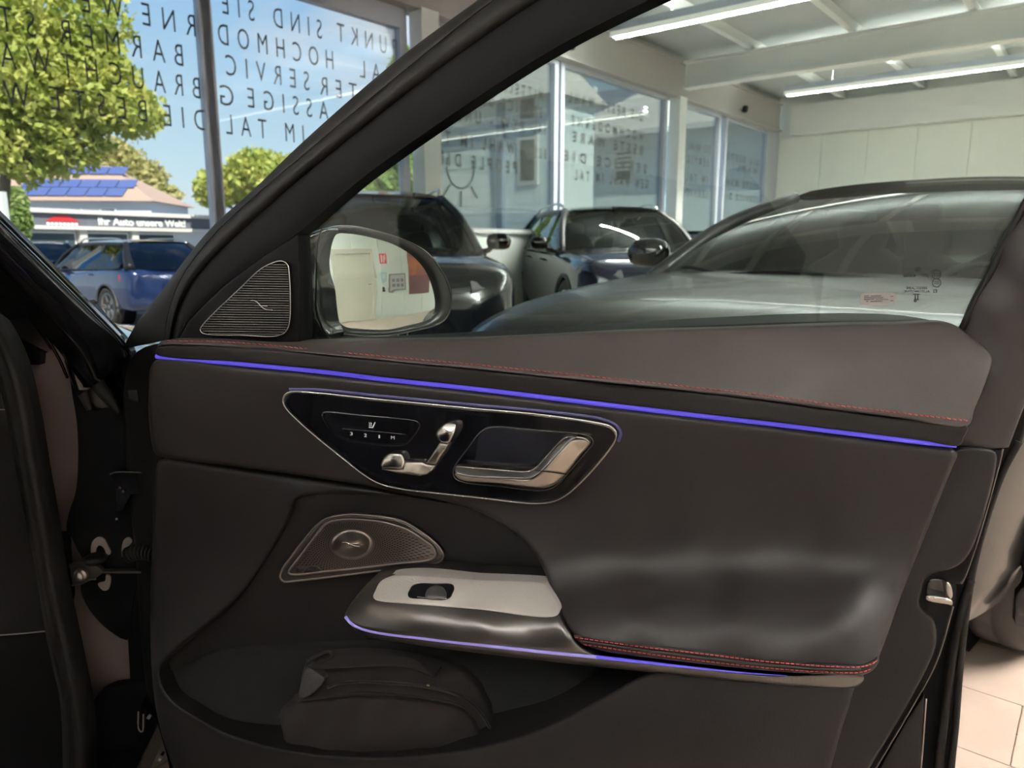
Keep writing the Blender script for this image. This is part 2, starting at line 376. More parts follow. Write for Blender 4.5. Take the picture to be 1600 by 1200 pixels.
lamp(14.85, -5.35, 3.2, 4.05, 'grey hanging strip lamp beyond the white main beam, near the far wall')
lamp(-3.2, -5.2, 3.6, 4.05, 'hanging strip lamp overhead, just behind the open car door')
lamp(-6.6, -5.2, 3.6, 4.05, 'hanging strip lamp at the back end of the showroom')
lamp(2.6, 1.2, 4.9, 4.05, 'added unseen short strip lamp lighting the floor and the open car door')  # unseen strip added to brighten floor and door, kept short against windscreen reflections
# ================================================================== THE OPEN CAR DOOR
# door coordinates: x along the door from the hinge, y outwards (away from the cabin), z up
DO = np.array([-.56, 1.13, 0.0]); DS = np.array([1.07, -.31, 0]); DS /= np.linalg.norm(DS)
DN = np.array([-DS[1], DS[0], 0])
YAW = math.atan2(DS[1], DS[0])
CAMP = np.array([0, 0, HC])
def to_door(p): v = np.array(p)-DO; return (v @ DS, v @ DN, v[2])
def D(px, py, n):
    """measured point of the door that stands n metres proud of the door's reference plane"""
    r = ray(px, py); k = ((DO-CAMP) @ DN-n)/(r @ DN); return to_door(CAMP+r*k)
door = thing('car_door', 'open black front car door with dark leather inner trim and blue light strip', 'car door', tuple(DO), YAW)
def dlist(pts, n): return [D(x, y, n) for x, y in pts]

def tps(ctrl):
    c = np.array(ctrl, float); P = c[:, :2]/100.0; z = c[:, 2]; n = len(P)
    def U(r2): return np.where(r2 > 1e-12, .5*r2*np.log(np.maximum(r2, 1e-12)), 0)
    K = U(((P[:, None]-P[None])**2).sum(2))+np.eye(n)*.02
    Q = np.c_[np.ones(n), P]; A = np.zeros((n+3, n+3)); A[:n, :n] = K; A[:n, n:] = Q; A[n:, :n] = Q.T
    s = np.linalg.solve(A, np.r_[z, 0, 0, 0])
    def ev(X):
        X = np.asarray(X, float)/100.0
        return U(((X[:, None]-P[None])**2).sum(2)) @ s[:n]+s[n]+X @ s[n+1:]
    return ev
def seg_dist(X, O):
    X = np.asarray(X); A = O; B = np.roll(O, -1, 0); out_ = np.full(len(X), 1e9)
    for i in range(0, len(A), 64):
        a = A[i:i+64]; d = B[i:i+64]-a; l = (d**2).sum(1)+1e-12
        t = np.clip(((X[:, None]-a[None])*d[None]).sum(2)/l, 0, 1)
        q = a[None]+t[..., None]*d[None]; out_ = np.minimum(out_, np.sqrt(((X[:, None]-q)**2).sum(2)).min(1))
    return out_
def inside(X, O):
    x, y = X[:, 0], X[:, 1]; r = np.zeros(len(X), bool); j = len(O)-1
    for i in range(len(O)):
        xi, yi = O[i]; xj, yj = O[j]
        c = ((yi > y) != (yj > y)) & (x < (xj-xi)*(y-yi)/(yj-yi+1e-15)+xi); r ^= c; j = i
    return r
def relief(name, outline, ctrl, m, parent, step=10, roll=(8, .006), back=-.03, smooth=True, autos=None, label=None, fn=None):
    O = np.array(outline, float)
    per = np.linalg.norm(np.diff(np.vstack([O, O[:1]]), axis=0), axis=1).sum()
    sp = max(step*.6, 1.2)
    if smooth: O = catmull(O, max(12, int(per/sp)), True)
    else:
        L = []
        for i in range(len(O)):
            a, b_ = O[i], O[(i+1) % len(O)]; k = max(1, int(np.linalg.norm(b_-a)/sp))
            L += [a+(b_-a)*q/k for q in range(k)]
        O = np.array(L)
    area = .5*np.sum(O[:, 0]*np.roll(O[:, 1], -1)-np.roll(O[:, 0], -1)*O[:, 1])
    if area < 0: O = O[::-1].copy()
    xs = np.arange(O[:, 0].min(), O[:, 0].max(), step); ys = np.arange(O[:, 1].min(), O[:, 1].max(), step*.87)
    G = np.array([(x+(.5*step if k % 2 else 0), y) for k, y in enumerate(ys) for x in xs])
    pts = []
    if len(G):
        G = G[inside(G, O)]
        if len(G): G = G[seg_dist(G, O) > max(step*.5, roll[0]*.9 if roll else 0)]
        pts.append(G)
    if roll:
        T = np.roll(O, -1, 0)-np.roll(O, 1, 0); T /= np.linalg.norm(T, axis=1)[:, None]+1e-9; Nn = np.c_[-T[:, 1], T[:, 0]]
        for fz in (.08, .25, .5, .8):
            Rg = O+Nn*roll[0]*fz; ok = inside(Rg, O); Rg = Rg[ok]
            if len(Rg): pts.append(Rg[seg_dist(Rg, O) > roll[0]*fz*.9])
    I = np.vstack([p for p in pts if len(p)]) if any(len(p) for p in pts) else np.zeros((0, 2))
    allp = [Vector((float(x), float(y))) for x, y in np.vstack([O, I])]
    V, _, F = geo.delaunay_2d_cdt(allp, [], [list(range(len(O)))], 1, 1e-4)[:3]
    X = np.array([(v.x, v.y) for v in V])
    ev = tps(ctrl) if not isinstance(ctrl, (int, float)) else (lambda q: np.full(len(q), float(ctrl)))
    nn = ev(X)
    if fn is not None: nn = nn+fn(X)
    if roll:
        u = np.clip(seg_dist(X, O)/roll[0], 0, 1); nn = nn-roll[1]*(1-np.sqrt(np.clip(1-(1-u)**2, 0, 1)))
    v = [D(x[0], x[1], n_) for x, n_ in zip(X, nn)]
    cnt = {}
    f = [tuple(q) for q in F]
    for q in f:
        for i in range(len(q)):
            e_ = (q[i], q[(i+1) % len(q)]); cnt[tuple(sorted(e_))] = cnt.get(tuple(sorted(e_)), 0)+1
    base = len(v); mp_ = {}
    for (a, b_), c in cnt.items():
        if c == 1:
            for i in (a, b_):
                if i not in mp_:
                    mp_[i] = len(v); v.append((v[i][0], max(-back, v[i][1]+.0005), v[i][2]))
            f.append((a, b_, mp_[b_], mp_[a]))
    o = mesh(name, v, f, m, parent, True, autos)
    if label: o['label'] = label
    return o
def band(name, ca, cb, na, nb, bulge, m, parent, mm=80, k=6, thick=.02, shape=None):
    """a rounded strip between two measured curves"""
    A = catmull(ca, mm); B = catmull(cb, mm); rows = []
    for i in range(mm):
        r = []
        for j in range(k+1):
            u = j/k; p = A[i]*(1-u)+B[i]*u; r.append(D(p[0], p[1], na*(1-u)+nb*u+bulge*math.sin(math.pi*u)**.8))
        a, b_ = r[0], r[-1]; r += [(b_[0], b_[1]+thick, b_[2]), (a[0], a[1]+thick, a[2])]; rows.append(r)
    mb = MB().grid(rows, True); n = len(rows[0]); mb.f += [tuple(range(n)), tuple(len(mb.v)-n+q for q in range(n))]
    return mb.build(name, m, parent, autos=50)
def wire(name, pts, n, r, m, parent, mm=60, closed=False, seg=8, sx=1, sy=1):
    """a thin bead along a measured curve; n and r in metres, a number or one value per point"""
    P = np.array(pts, float); k = len(P)
    C = np.c_[P, np.full(k, n) if np.isscalar(n) else n, np.full(k, r) if np.isscalar(r) else r]
    C[:, 2:] *= 2000; C = catmull(C, mm, closed); C[:, 2:] /= 2000
    return MB().tube([D(*c[:3]) for c in C], [max(1e-4, c[3]) for c in C], seg, closed, sx, sy, up=(0, -1, 0)).build(name, m, parent, smooth=True)

STRIP = [(244, 557), (380, 569), (520, 582.5), (588, 591), (740, 607), (940, 631), (1100, 650), (1200, 661.5), (1320, 676), (1440, 691), (1494, 698)]
CREASE = [(247, 541), (330, 540), (400, 544), (470, 550), (560, 559), (640, 567), (740, 576), (840, 587), (970, 600), (1100, 614), (1200, 626), (1300, 640), (1400, 652), (1512, 665)]
TOP = [(256, 532), (300, 531.5), (380, 533.5), (462, 535), (560, 533), (640, 531), (740, 529), (810, 525), (950, 518.5), (1100, 513.5), (1250, 509), (1400, 506), (1484, 505)]
# ---- shell of the door (black painted steel behind the trim)
shell_out = [(205, 560), (262, 534), (470, 540), (1480, 512), (1580, 560), (1606, 640), (1600, 684), (1585, 713), (1565, 752), (1545, 813), (1526, 881), (1511, 973), (1504, 1030), (1500, 1087), (1495, 1143), (1490, 1200), (1484, 1330), (1300, 1350), (700, 1350), (380, 1345), (310, 1300), (238, 1120), (214, 900)]
relief('door_shell', shell_out, [(200, 560, -.02), (1480, 520, -.02), (1600, 650, -.03), (1500, 1100, -.03), (1480, 1330, -.03), (300, 1330, -.02), (700, 800, -.05), (1200, 800, -.05)], M['plastic'], door, 24, (8, .01), -.15)
# ---- sill pad under the window
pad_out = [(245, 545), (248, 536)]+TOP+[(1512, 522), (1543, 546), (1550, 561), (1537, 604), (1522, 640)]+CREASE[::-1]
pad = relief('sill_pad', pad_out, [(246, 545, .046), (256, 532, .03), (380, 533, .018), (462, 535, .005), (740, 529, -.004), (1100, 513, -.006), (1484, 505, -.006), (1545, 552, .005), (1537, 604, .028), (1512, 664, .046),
     (1300, 638, .050), (1100, 613, .050), (840, 586, .050), (640, 566, .050), (470, 549, .050), (330, 541, .048), (1300, 570, .036), (1000, 560, .033), (740, 553, .030), (560, 545, .030), (1450, 585, .032), (1300, 530, .016), (1000, 535, .014), (1450, 540, .013)], M['padleather_lit'], door, 11, (5, .004), -.03)
# band below the crease
band_out = [(243, 548), (248, 543)]+[(x, y+1.5) for x, y in CREASE[1:]]+[(1506, 684), (1499, 696)]+[(x, y-3.0) for x, y in STRIP[::-1]][1:]
relief('belt_band', band_out, [(244, 550, .044), (470, 562, .050), (840, 602, .050), (1200, 644, .050), (1500, 680, .046), (470, 551, .049), (840, 588, .049), (1200, 627, .049), (840, 615, .046)], M['leather_low'], door, 7, (2.5, .003), -.02)
# ---- light strip
ls = wire('light_strip', STRIP, [.040]*10+[.034], [.0033, .0034, .0034, .0034, .0034, .0033, .0032, .003, .003, .0028, .0012], M['ambient'], door, 90, sy=.8)
# ---- upper door card running into the armrest
card_out = [(233, 600), (236, 572), (246, 562), (380, 574), (520, 588), (740, 612), (940, 636), (1200, 667), (1440, 697), (1488, 703), (1496, 708), (1488, 730), (1470, 775), (1440, 850), (1410, 925), (1389, 985), (1375, 1022), (1369, 1040), (1360, 1049), (1340, 1053), (1250, 1045), (1100, 1028), (1000, 1015), (925, 1004), (905, 998), (892, 985), (880, 968), (868, 943), (859, 915), (848, 887), (830, 857), (800, 829), (760, 805), (715, 788), (640, 772), (560, 757.5), (470, 743.5), (350, 727.5), (256, 715), (243, 709), (233, 660)]
relief('door_card', card_out, [(236, 575, .042), (520, 590, .050), (940, 638, .050), (1200, 668, .050), (1494, 706, .044), (234, 650, .040), (246, 710, .034), (350, 727, .034), (470, 743, .034), (640, 771, .036), (760, 804, .038), (830, 857, .040),
     (340, 650, .042), (700, 700, .040), (1100, 720, .040), (1350, 740, .040), (1100, 810, .032), (1300, 820, .030), (960, 820, .034), (1440, 850, .034), (1410, 925, .044),
     (880, 885, .040), (1000, 885, .035), (1150, 885, .035), (1300, 890, .036), (880, 950, .088), (960, 935, .080), (1100, 940, .082), (1250, 945, .082), (1350, 950, .080), (1000, 970, .112), (1150, 978, .114), (1300, 990, .114), (905, 990, .122), (1000, 1010, .124), (1150, 1025, .124), (1300, 1045, .122), (1365, 1040, .112), (1388, 985, .078), (858, 915, .055)],
     M['leather'], door, 11, (9, .008), -.02)
# ---- lower trim: left cheek, pocket front
low_out = [(249, 719), (350, 731), (470, 747), (560, 761), (640, 776), (700, 787), (650, 779), (560, 772), (505, 773), (470, 778), (458, 787), (450, 812), (430, 852), (382, 922), (332, 972), (275, 1018), (252, 1042), (252, 1062), (266, 1088), (300, 1114), (352, 1142), (440, 1168), (560, 1180), (700, 1173), (800, 1152), (862, 1130), (950, 1084), (1000, 1056), (1050, 1040), (1200, 1050), (1335, 1064), (1332, 1085), (1315, 1140), (1298, 1200), (1265, 1320), (700, 1335), (400, 1330), (320, 1290), (275, 1210), (246, 1120), (235, 1000), (238, 850), (244, 735)]
relief('lower_trim', low_out, [(249, 725, .036), (350, 735, .036), (470, 750, .034), (600, 768, .034), (690, 786, .028), (240, 850, .022), (236, 1000, .020), (350, 800, .026), (400, 780, .034), (456, 787, .040), (430, 852, .030), (380, 922, .030), (330, 972, .034), (252, 1045, .040), (300, 900, .020), (300, 1114, .064), (440, 1168, .094), (560, 1180, .102), (700, 1173, .104), (862, 1130, .098), (1000, 1056, .086), (1200, 1055, .080), (1330, 1075, .060), (1000, 1130, .100), (1200, 1130, .088), (1300, 1190, .060), (700, 1240, .110), (400, 1230, .080), (280, 1150, .045), (1000, 1300, .09), (500, 1320, .09)],
     M['leather_low'], door, 11, (9, .010), -.02)
# ---- recessed wall with the loudspeaker
rec_out = [(440, 790), (470, 772), (540, 764), (640, 768), (720, 782), (800, 820), (850, 865), (885, 930), (905, 1005), (900, 1060), (700, 1045), (540, 1030), (420, 1035), (330, 1045), (275, 1060), (240, 1045), (255, 1015), (320, 965), (370, 915), (420, 845)]
relief('speaker_recess', rec_out, [(445, 795, .026), (540, 770, .020), (640, 775, .016), (720, 786, .014), (850, 865, .006), (890, 940, -.005), (430, 850, .020), (370, 915, .018), (320, 965, .016), (260, 1025, .014), (520, 800, .010), (560, 860, .002), (700, 860, .0), (800, 900, -.008), (460, 920, .006), (560, 960, -.004), (420, 1000, -.004), (700, 1000, -.012), (850, 1000, -.016), (320, 1020, .0)], M['leather_low'], door, 11, None, -.045)
# ---- carpeted pocket
poc_out = [(255, 1052), (290, 1024), (350, 1013), (430, 1007), (560, 1000), (720, 998), (880, 1010), (1010, 1040), (990, 1080), (860, 1150), (700, 1200), (560, 1210), (420, 1195), (320, 1140), (262, 1090)]
relief('pocket_carpet', poc_out, [(255, 1052, .005), (350, 1013, -.002), (560, 1000, -.008), (720, 998, -.010), (880, 1010, -.012), (1010, 1040, .0), (350, 1090, .025), (450, 1100, .020), (600, 1100, .010), (800, 1080, .005), (320, 1140, .045), (560, 1210, .060), (860, 1150, .055)], M['carpet'], door, 12, None, -.03)
# ---- rear cheek of the trim and its edge
edge_out = [(1497, 703), (1552, 700), (1568, 701), (1557, 745), (1529, 843), (1508, 903), (1502, 913), (1492, 912), (1494, 930), (1490, 946), (1463, 1036), (1422, 1111), (1368, 1203), (1320, 1290), (1260, 1320), (1300, 1150), (1370, 1000), (1440, 850)]
relief('trim_edge', edge_out, [(1500, 705, .004), (1565, 705, -.004), (1500, 900, -.002), (1490, 946, -.002), (1420, 1110, .0), (1320, 1290, .0), (1300, 1150, .01), (1440, 850, .008)], M['plastic'], door, 9, (3, .003), -.03, smooth=False)
wire('edge_lip', [(1567, 702), (1556, 745), (1528, 843), (1507, 903), (1502, 912)], .001, .0011, M['darkmetal'], door, 40)
wire('edge_lip', [(1489, 948), (1462, 1036), (1421, 1111), (1367, 1203), (1318, 1292)], .002, .0013, M['darkmetal'], door, 40)
cheek_out = [(1492, 704), (1545, 702), (1556, 708), (1553, 745), (1532, 822), (1516, 862), (1503, 879), (1485, 889), (1458, 896), (1446, 905), (1440, 925), (1436, 942), (1442, 953), (1458, 968), (1463, 988), (1462, 1008), (1450, 1040), (1416, 1104), (1360, 1198), (1305, 1290), (1262, 1318), (1285, 1210), (1322, 1090), (1340, 1060), (1375, 1000), (1430, 840), (1475, 740)]
relief('rear_trim', cheek_out, [(1492, 704, .020), (1550, 705, .014), (1530, 825, .012), (1450, 900, .016), (1462, 990, .016), (1416, 1104, .018), (1305, 1290, .020), (1285, 1210, .024), (1340, 1060, .022), (1430, 840, .020)], M['leather_low'], door, 9, (5, .006), -.02)
# ---- seals and flange at the rear edge
wire('flange_seal', [(1592, 690), (1566, 738), (1544, 800), (1522, 880), (1507, 975), (1499, 1050), (1493, 1130), (1486, 1200), (1480, 1320)], -.020, .0045, M['rubber'], door, 60)
wire('flange_seal', [(1517, 905), (1500, 960), (1484, 1050), (1474, 1130), (1467, 1200), (1460, 1320)], -.020, .0055, M['rubber'], door, 60)
wire('flange_edge', [(1447, 1092), (1443, 1150), (1439, 1200), (1432, 1300)], -.016, .0012, M['silver'], door, 20)
relief('flange_cover', [(1444, 1085), (1420, 1120), (1380, 1190), (1340, 1270), (1420, 1300), (1438, 1200)], -.012, M['leather_low'], door, 9, (2, .002), -.03, smooth=False)
# ---- latch
relief('latch_pocket', [(1441, 940), (1446, 905), (1458, 897), (1490, 905), (1491, 946), (1470, 952), (1448, 950)], -.001, M['matte'], door, 6, (2, .002), -.02)
lt = relief('latch', [(1445, 931), (1452, 929), (1478, 933), (1488, 938), (1488, 946), (1478, 945), (1446, 938)], .016, M['chrome'], door, 4, (3, .006), -.01)
relief('latch_claw', [(1478, 907), (1485, 912), (1489, 930), (1487, 936), (1480, 932), (1477, 918)], .014, M['chrome'], lt, 4, (2.5, .005), -.01)
relief('latch_plate', [(1451, 906), (1477, 908), (1477, 930), (1449, 929)], .006, M['piano'], lt, 4, (2, .002), -.01)
# ---- window frame
C0 = [(192, 545), (212, 507), (262, 442), (305, 385), (340, 346), (392, 300), (475, 220), (625, 90), (747, 0), (860, -78), (1000, -160), (1200, -245), (1450, -300), (1700, -300)]
C1 = [(256, 532), (259, 508), (265, 480), (282, 436), (317, 386), (352, 348), (405, 300), (490, 228), (630, 111), (760, 8), (880, -70), (1010, -145), (1200, -225), (1450, -280), (1700, -280)]
C2 = [(269, 530), (273, 508), (281, 478), (298, 444), (325, 411), (359, 378), (442, 302), (540, 221), (700, 97), (840, 2), (940, -58), (1040, -110), (1220, -190), (1450, -245), (1700, -245)]
CI = [(280, 530), (295, 501), (320, 474), (351, 445), (407, 403), (467, 363), (520, 317), (555, 287), (600, 253), (700, 183), (862, 78), (1000, 7), (1150, -58), (1320, -118), (1500, -165), (1700, -200)]
band('outer_seal', C0, C1, -.045, -.02, .006, M['rubber'], door, 90)
band('inner_seal', C1, C2, -.022, -.016, .010, M['rubber'], door, 90)
band('frame_trim', C2, CI, -.016, -.006, .006, M['plastic'], door, 90, thick=.035)
bp_out = [(1502, 516), (1508, 506), (1550, 420), (1600, 321), (1650, 222), (1700, 120), (1740, 30), (1765, -70), (1720, -220), (1850, -220), (1850, 0), (1800, 150), (1700, 385), (1640, 535), (1603, 628), (1576, 699), (1548, 702), (1498, 697), (1508, 668), (1530, 600)]
relief('rear_frame_cover', bp_out, [(1502, 516, -.022), (1550, 420, -.022), (1600, 321, -.022), (1700, 120, -.022), (1740, -200, -.022), (1545, 480, -.004), (1590, 400, -.002), (1700, 250, -.002), (1600, 628, -.008), (1576, 699, -.002), (1498, 697, .010), (1560, 600, .006), (1640, 535, -.004), (1800, 100, -.004)], mat('lit_pillar_cover', (.017, .0145, .0145), .55, spec=.2), door, 10, (3, .004), -.04, smooth=False)  # paler than the other black plastic: its lit look put into the colour
wire('glass_run', [(1503, 514), (1550, 421), (1600, 322), (1650, 223), (1700, 121), (1740, 31)], -.020, .004, M['rubber'], door, 30)
# ---- triangle with the tweeter
relief('mirror_triangle', [(278, 532), (295, 502), (320, 475), (351, 446), (407, 404), (441, 381), (467, 364), (469, 450), (469, 538), (380, 538)], [(278, 532, .002), (351, 446, -.002), (467, 364, -.008), (469, 538, -.004), (400, 480, .004)], M['plastic'], door, 8, (4, .003), -.04, smooth=False)
TWO = [(313, 515), (318, 507), (340, 484), (375, 451), (407, 421), (426, 411), (440, 408), (449, 413), (452, 430), (453.5, 460), (452, 505), (446, 519), (432, 525), (380, 524), (325, 522.5), (316, 520)]
tw = relief('tweeter_cover', TWO, .006, M['matte'], door, 6, (2, .002), -.01)
wire('tweeter_rim', TWO, .0065, .0010, M['chrome'], tw, 140, True)
TWc = catmull(TWO, 200, True)
slat0 = None
for y in np.arange(413.5, 523, 3.75):
    xs = []
    for i in range(200):
        a, c = TWc[i], TWc[(i+1) % 200]
        if (a[1]-y)*(c[1]-y) <= 0 and a[1] != c[1]: xs.append(a[0]+(c[0]-a[0])*(y-a[1])/(c[1]-a[1]))
    if len(xs) < 2 or max(xs)-min(xs) < 8: continue
    x0, x1 = min(xs)+2, max(xs)-2
    rows = [[D(x, yy+(x-400)*.012, nn) for x in np.linspace(x0, x1, 6)] for yy, nn in ((y+1.0, .0055), (y+.6, .0082), (y-.6, .0082), (y-1.0, .0055))]
    MB().grid(rows).build('slat', M['darkmetal'], tw, smooth=True)
b = MB()
b.tube([D(x, y, .0095) for x, y in catmull([(391.5, 469.5), (398, 470), (404, 474), (409, 479.5), (415, 483.5), (426, 484.5)], 16)], .0010, 6)
b.tube([D(x, y, .0095) for x, y in ((398, 477.5), (418, 478.2))], .0008, 6)
b.build('emblem', M['chrome'], tw, smooth=True)
# ---- side glass with etched marks and sticker
gl_out = [(464, 545), (464, 360), (552, 284), (696, 180), (858, 74), (998, 3), (1150, -62), (1320, -124), (1500, -170), (1720, -205), (1768, -60), (1745, 20), (1705, 116), (1605, 318), (1510, 505), (1500, 530)]
v = [D(x, y, -.024) for x, y in gl_out]; k = len(v); v += [(p[0], p[1]+.004, p[2]) for p in v]
glass = mesh('window_glass', v, [tuple(range(k)), tuple(range(2*k-1, k-1, -1))]+[(i, (i+1) % k, k+(i+1) % k, k+i) for i in range(k)], M['doorglass'], door, False)
M['etch'] = mat('etched_mark', (.012, .012, .012), .7)
def glass_text(txt, xr, xl, y, hpx, n=-.0232, name='etched_marking', m=None):
    """mirror-written as seen from inside: starts at pixel xr and runs left to xl"""
    a = np.array(D(xr, y, n)); c = np.array(D(xl, y, n)); up = np.array(D(xr, y-hpx, n))-a
    L = np.linalg.norm(c-a); h = np.linalg.norm(up); ex = (c-a)/L; ey = up/h; ez = np.cross(ex, ey)
    Mx = Matrix(((ex[0], ey[0], ez[0], a[0]), (ex[1], ey[1], ez[1], a[1]), (ex[2], ey[2], ez[2], a[2]), (0, 0, 0, 1)))
    return text_mesh(name, txt, h/.72, m or M['etch'], glass, Mx, extrude=.0001, width=L, bold=.00012)
glass_text('AUTOMOTIVE', 1453, 1413, 457, 3.6); glass_text('SISECAM', 1449, 1417, 452, 4.0); glass_text('J7X', 1451, 1441, 432.5, 4.6); glass_text('43R-00', 1431, 1412, 433, 4.4); glass_text('II', 1435, 1429, 467.5, 7); glass_text('M', 1432, 1428, 472, 3)
glass_text('E17', 1469, 1458.5, 432, 5.5); glass_text('CCC', 1467.5, 1459, 444, 4.5); glass_text('E2', 1464, 1458, 457, 5)
b = MB()
for cx, cy, rr in ((1463.5, 429, 7), (1463.5, 442, 6.5), (1435, 421, 3.4)):
    b.tube([D(cx+rr*math.cos(a), cy+rr*math.sin(a), -.0233) for a in np.linspace(0, 2*math.pi, 28, endpoint=False)], .0004, 4, True)
for a in (-math.pi/2, math.pi/6, 5*math.pi/6): b.tube([D(1435, 421, -.0233), D(1435+3.2*math.cos(a), 421+3.2*math.sin(a), -.0233)], .0005, 4)
for x0, y0, x1, y1 in ((1427, 459.5, 1437, 459.5), (1428, 468.2, 1436, 468.2)): b.tube([D(x0, y0, -.0233), D(x1, y1, -.0233)], .0007, 4)
b.build('etched_marking', M['etch'], glass)
st = [(1344.5, 473), (1346, 459.5), (1349, 458.5), (1397, 458), (1400, 460), (1399, 471.5), (1397, 474), (1347, 475.5)]
stk = relief('sticker', st, -.0232, mat('pale_paper', (.62, .58, .58), .6), glass, 3, (1, .0001), -.024)
M['ink'] = mat('printed_ink', (.25, .22, .24), .7)
b = MB()
for y, segs in ((462.5, ((1350, 1358), (1360, 1377))), (465.2, ((1350, 1380),)), (468, ((1350, 1366), (1368, 1388))), (471, ((1353, 1357), (1360, 1379))), (463, ((1391, 1396),)), (470, ((1391, 1396),))):
    for x0, x1 in segs: b.tube([D(x0, y, -.0230), D(x1, y-.4, -.0230)], .0006, 4)
b.build('printed_lines', M['ink'], glass)['kind'] = 'stuff'
# ---- stitching: short red dashes along a measured seam
def stitches(name, pts, n, pitch, r=.00055, skew=.0):
    P = np.array(pts, float); L = np.linalg.norm(np.diff(P[:, :2], axis=0), axis=1).sum(); k = int(L/pitch)
    C = catmull(np.c_[P, np.array(n)*2000], k*6+1); C[:, 2] /= 2000; mb = MB()
    for i in range(k):
        q = [C[i*6+j] for j in (0, 1, 2, 3, 4)]
        mb.tube([D(a[0], a[1]+skew*(j-2), a[2]+(.0002, .0007, .0009, .0007, .0002)[j]) for j, a in enumerate(q)], r, 5, up=(0, -1, 0))
    o = mb.build(name, M['stitch'], door, smooth=True); o['kind'] = 'stuff'; o['label'] = 'red contrast stitching'
    return o
SEAM = [(262, 532.5), (330, 533.5), (400, 537.5), (470, 544), (560, 553), (640, 560.5), (740, 569.5), (840, 579.5), (970, 593), (1100, 607), (1200, 618.5), (1300, 632), (1400, 644.5), (1514, 657.5)]
def pad_n(pts):
    ev = tps([(246, 545, .046), (256, 532, .03), (380, 533, .018), (462, 535, .005), (740, 529, -.004), (1100, 513, -.006), (1484, 505, -.006), (1545, 552, .005), (1537, 604, .028), (1512, 664, .046),
     (1300, 638, .050), (1100, 613, .050), (840, 586, .050), (640, 566, .050), (470, 549, .050), (330, 541, .048), (1300, 570, .036), (1000, 560, .033), (740, 553, .030), (560, 545, .030), (1450, 585, .032), (1300, 530, .016), (1000, 535, .014), (1450, 540, .013)])
    return ev(np.array(pts))
stitches('seam_stitching', SEAM, pad_n(SEAM)+.0009, 8.6, skew=.25)
# stitched piping along the armrest
S1 = [(898, 996), (1000, 1010.5), (1100, 1022), (1200, 1034), (1300, 1041.5), (1345, 1042), (1364, 1036.5), (1371, 1031)]
S2 = [(912, 1007), (1000, 1020), (1100, 1033), (1200, 1044), (1300, 1050.5), (1345, 1050.5), (1362, 1045)]
relief('armrest_piping', [(896, 993), (1000, 1006), (1100, 1018), (1200, 1030), (1300, 1038), (1345, 1038), (1366, 1031), (1374, 1029), (1366, 1045), (1348, 1054.5), (1300, 1054), (1200, 1048), (1100, 1038), (1000, 1026), (945, 1018), (910, 1006)],
       [(896, 993, .124), (1100, 1018, .128), (1300, 1038, .127), (1372, 1030, .112), (1350, 1054, .119), (1200, 1048, .124), (1000, 1026, .124)], M['leather'], door, 6, (4, .004), .03,
       fn=lambda X: np.zeros(len(X)))
stitches('armrest_stitching', S1, [.1275, .129, .1305, .1305, .129, .1255, .1175, .112], 7.6)
stitches('armrest_stitching', S2, [.1240, .1265, .1282, .1278, .1265, .1232, .1180], 7.6)
wire('armrest_piping_cord', [(905, 1001), (1000, 1015), (1100, 1027.5), (1200, 1039), (1300, 1046), (1345, 1046)], [.124, .1265, .128, .1275, .1265, .123], .0016, M['leather'], door, 60)
# metal base strip below the armrest, running forward under the switch console
relief('armrest_base', [(545, 968), (575, 985), (660, 998), (770, 1010), (880, 1023), (941, 1029), (1050, 1040), (1200, 1055), (1350, 1058), (1343, 1070), (1327, 1075), (1215, 1070), (1080, 1057), (980, 1047), (880, 1036), (760, 1022), (640, 1006), (560, 990)],
       [(545, 968, .090), (660, 998, .108), (880, 1023, .116), (1100, 1045, .116), (1350, 1058, .104), (1327, 1075, .094), (1080, 1057, .104), (880, 1036, .104), (640, 1006, .094)], M['darkmetal'], door, 7, (4, .006), .02)
wire('armrest_light_strip', [(540, 964), (550, 975), (575, 985), (657, 997), (767, 1009.5), (877, 1021.5), (932, 1026.5)], [.088, .095, .102, .114, .119, .121, .121], .0022, M['ambient_pale'], door, 70)
wire('armrest_light_strip', [(932, 1026.5), (1000, 1034), (1080, 1043), (1160, 1051), (1230, 1056)], [.121, .1215, .121, .120, .118], [.0022, .0018, .0013, .0008, .0003], M['ambient'], door, 40)
# ---- switch console
CON = [(539, 962, .086), (561, 926, .064), (600, 899, .048), (740, 902, .048), (850, 910, .050), (600, 935, .084), (740, 945, .090), (860, 953, .094), (570, 945, .088), (640, 955, .106), (740, 962, .110), (870, 970, .112), (580, 970, .104), (657, 980, .120), (767, 990, .124), (890, 1004, .124), (550, 974, .096), (657, 996, .118), (767, 1008, .122), (877, 1020, .122), (920, 1022, .120)]
con = relief('switch_console', [(539, 962), (545, 948), (561, 926), (580, 906), (598, 899), (630, 896), (740, 902), (850, 910), (857, 917), (873, 957), (886, 981), (905, 1006), (928, 1024), (877, 1020), (767, 1008), (657, 996), (575, 984), (550, 975)],
     CON, M['darkmetal'], door, 6, (5, .006), .0)
def mesh_plate():
    m = bpy.data.materials.new('woven_aluminium'); m.use_nodes = True; t = m.node_tree; b_ = t.nodes['Principled BSDF']
    b_.inputs['Base Color'].default_value = (.78, .745, .70, 1); b_.inputs['Metallic'].default_value = .3; b_.inputs['Roughness'].default_value = .42
    tcn = NN(t, 'ShaderNodeTexCoord'); vo = NN(t, 'ShaderNodeTexVoronoi'); vo.inputs['Scale'].default_value = 520
    bp_ = NN(t, 'ShaderNodeBump'); bp_.inputs['Strength'].default_value = .5; bp_.inputs['Distance'].default_value = .0006
    t.links.new(tcn.outputs['Object'], vo.inputs['Vector']); t.links.new(vo.outputs['Distance'], bp_.inputs['Height']); t.links.new(bp_.outputs[0], b_.inputs['Normal'])
    return m
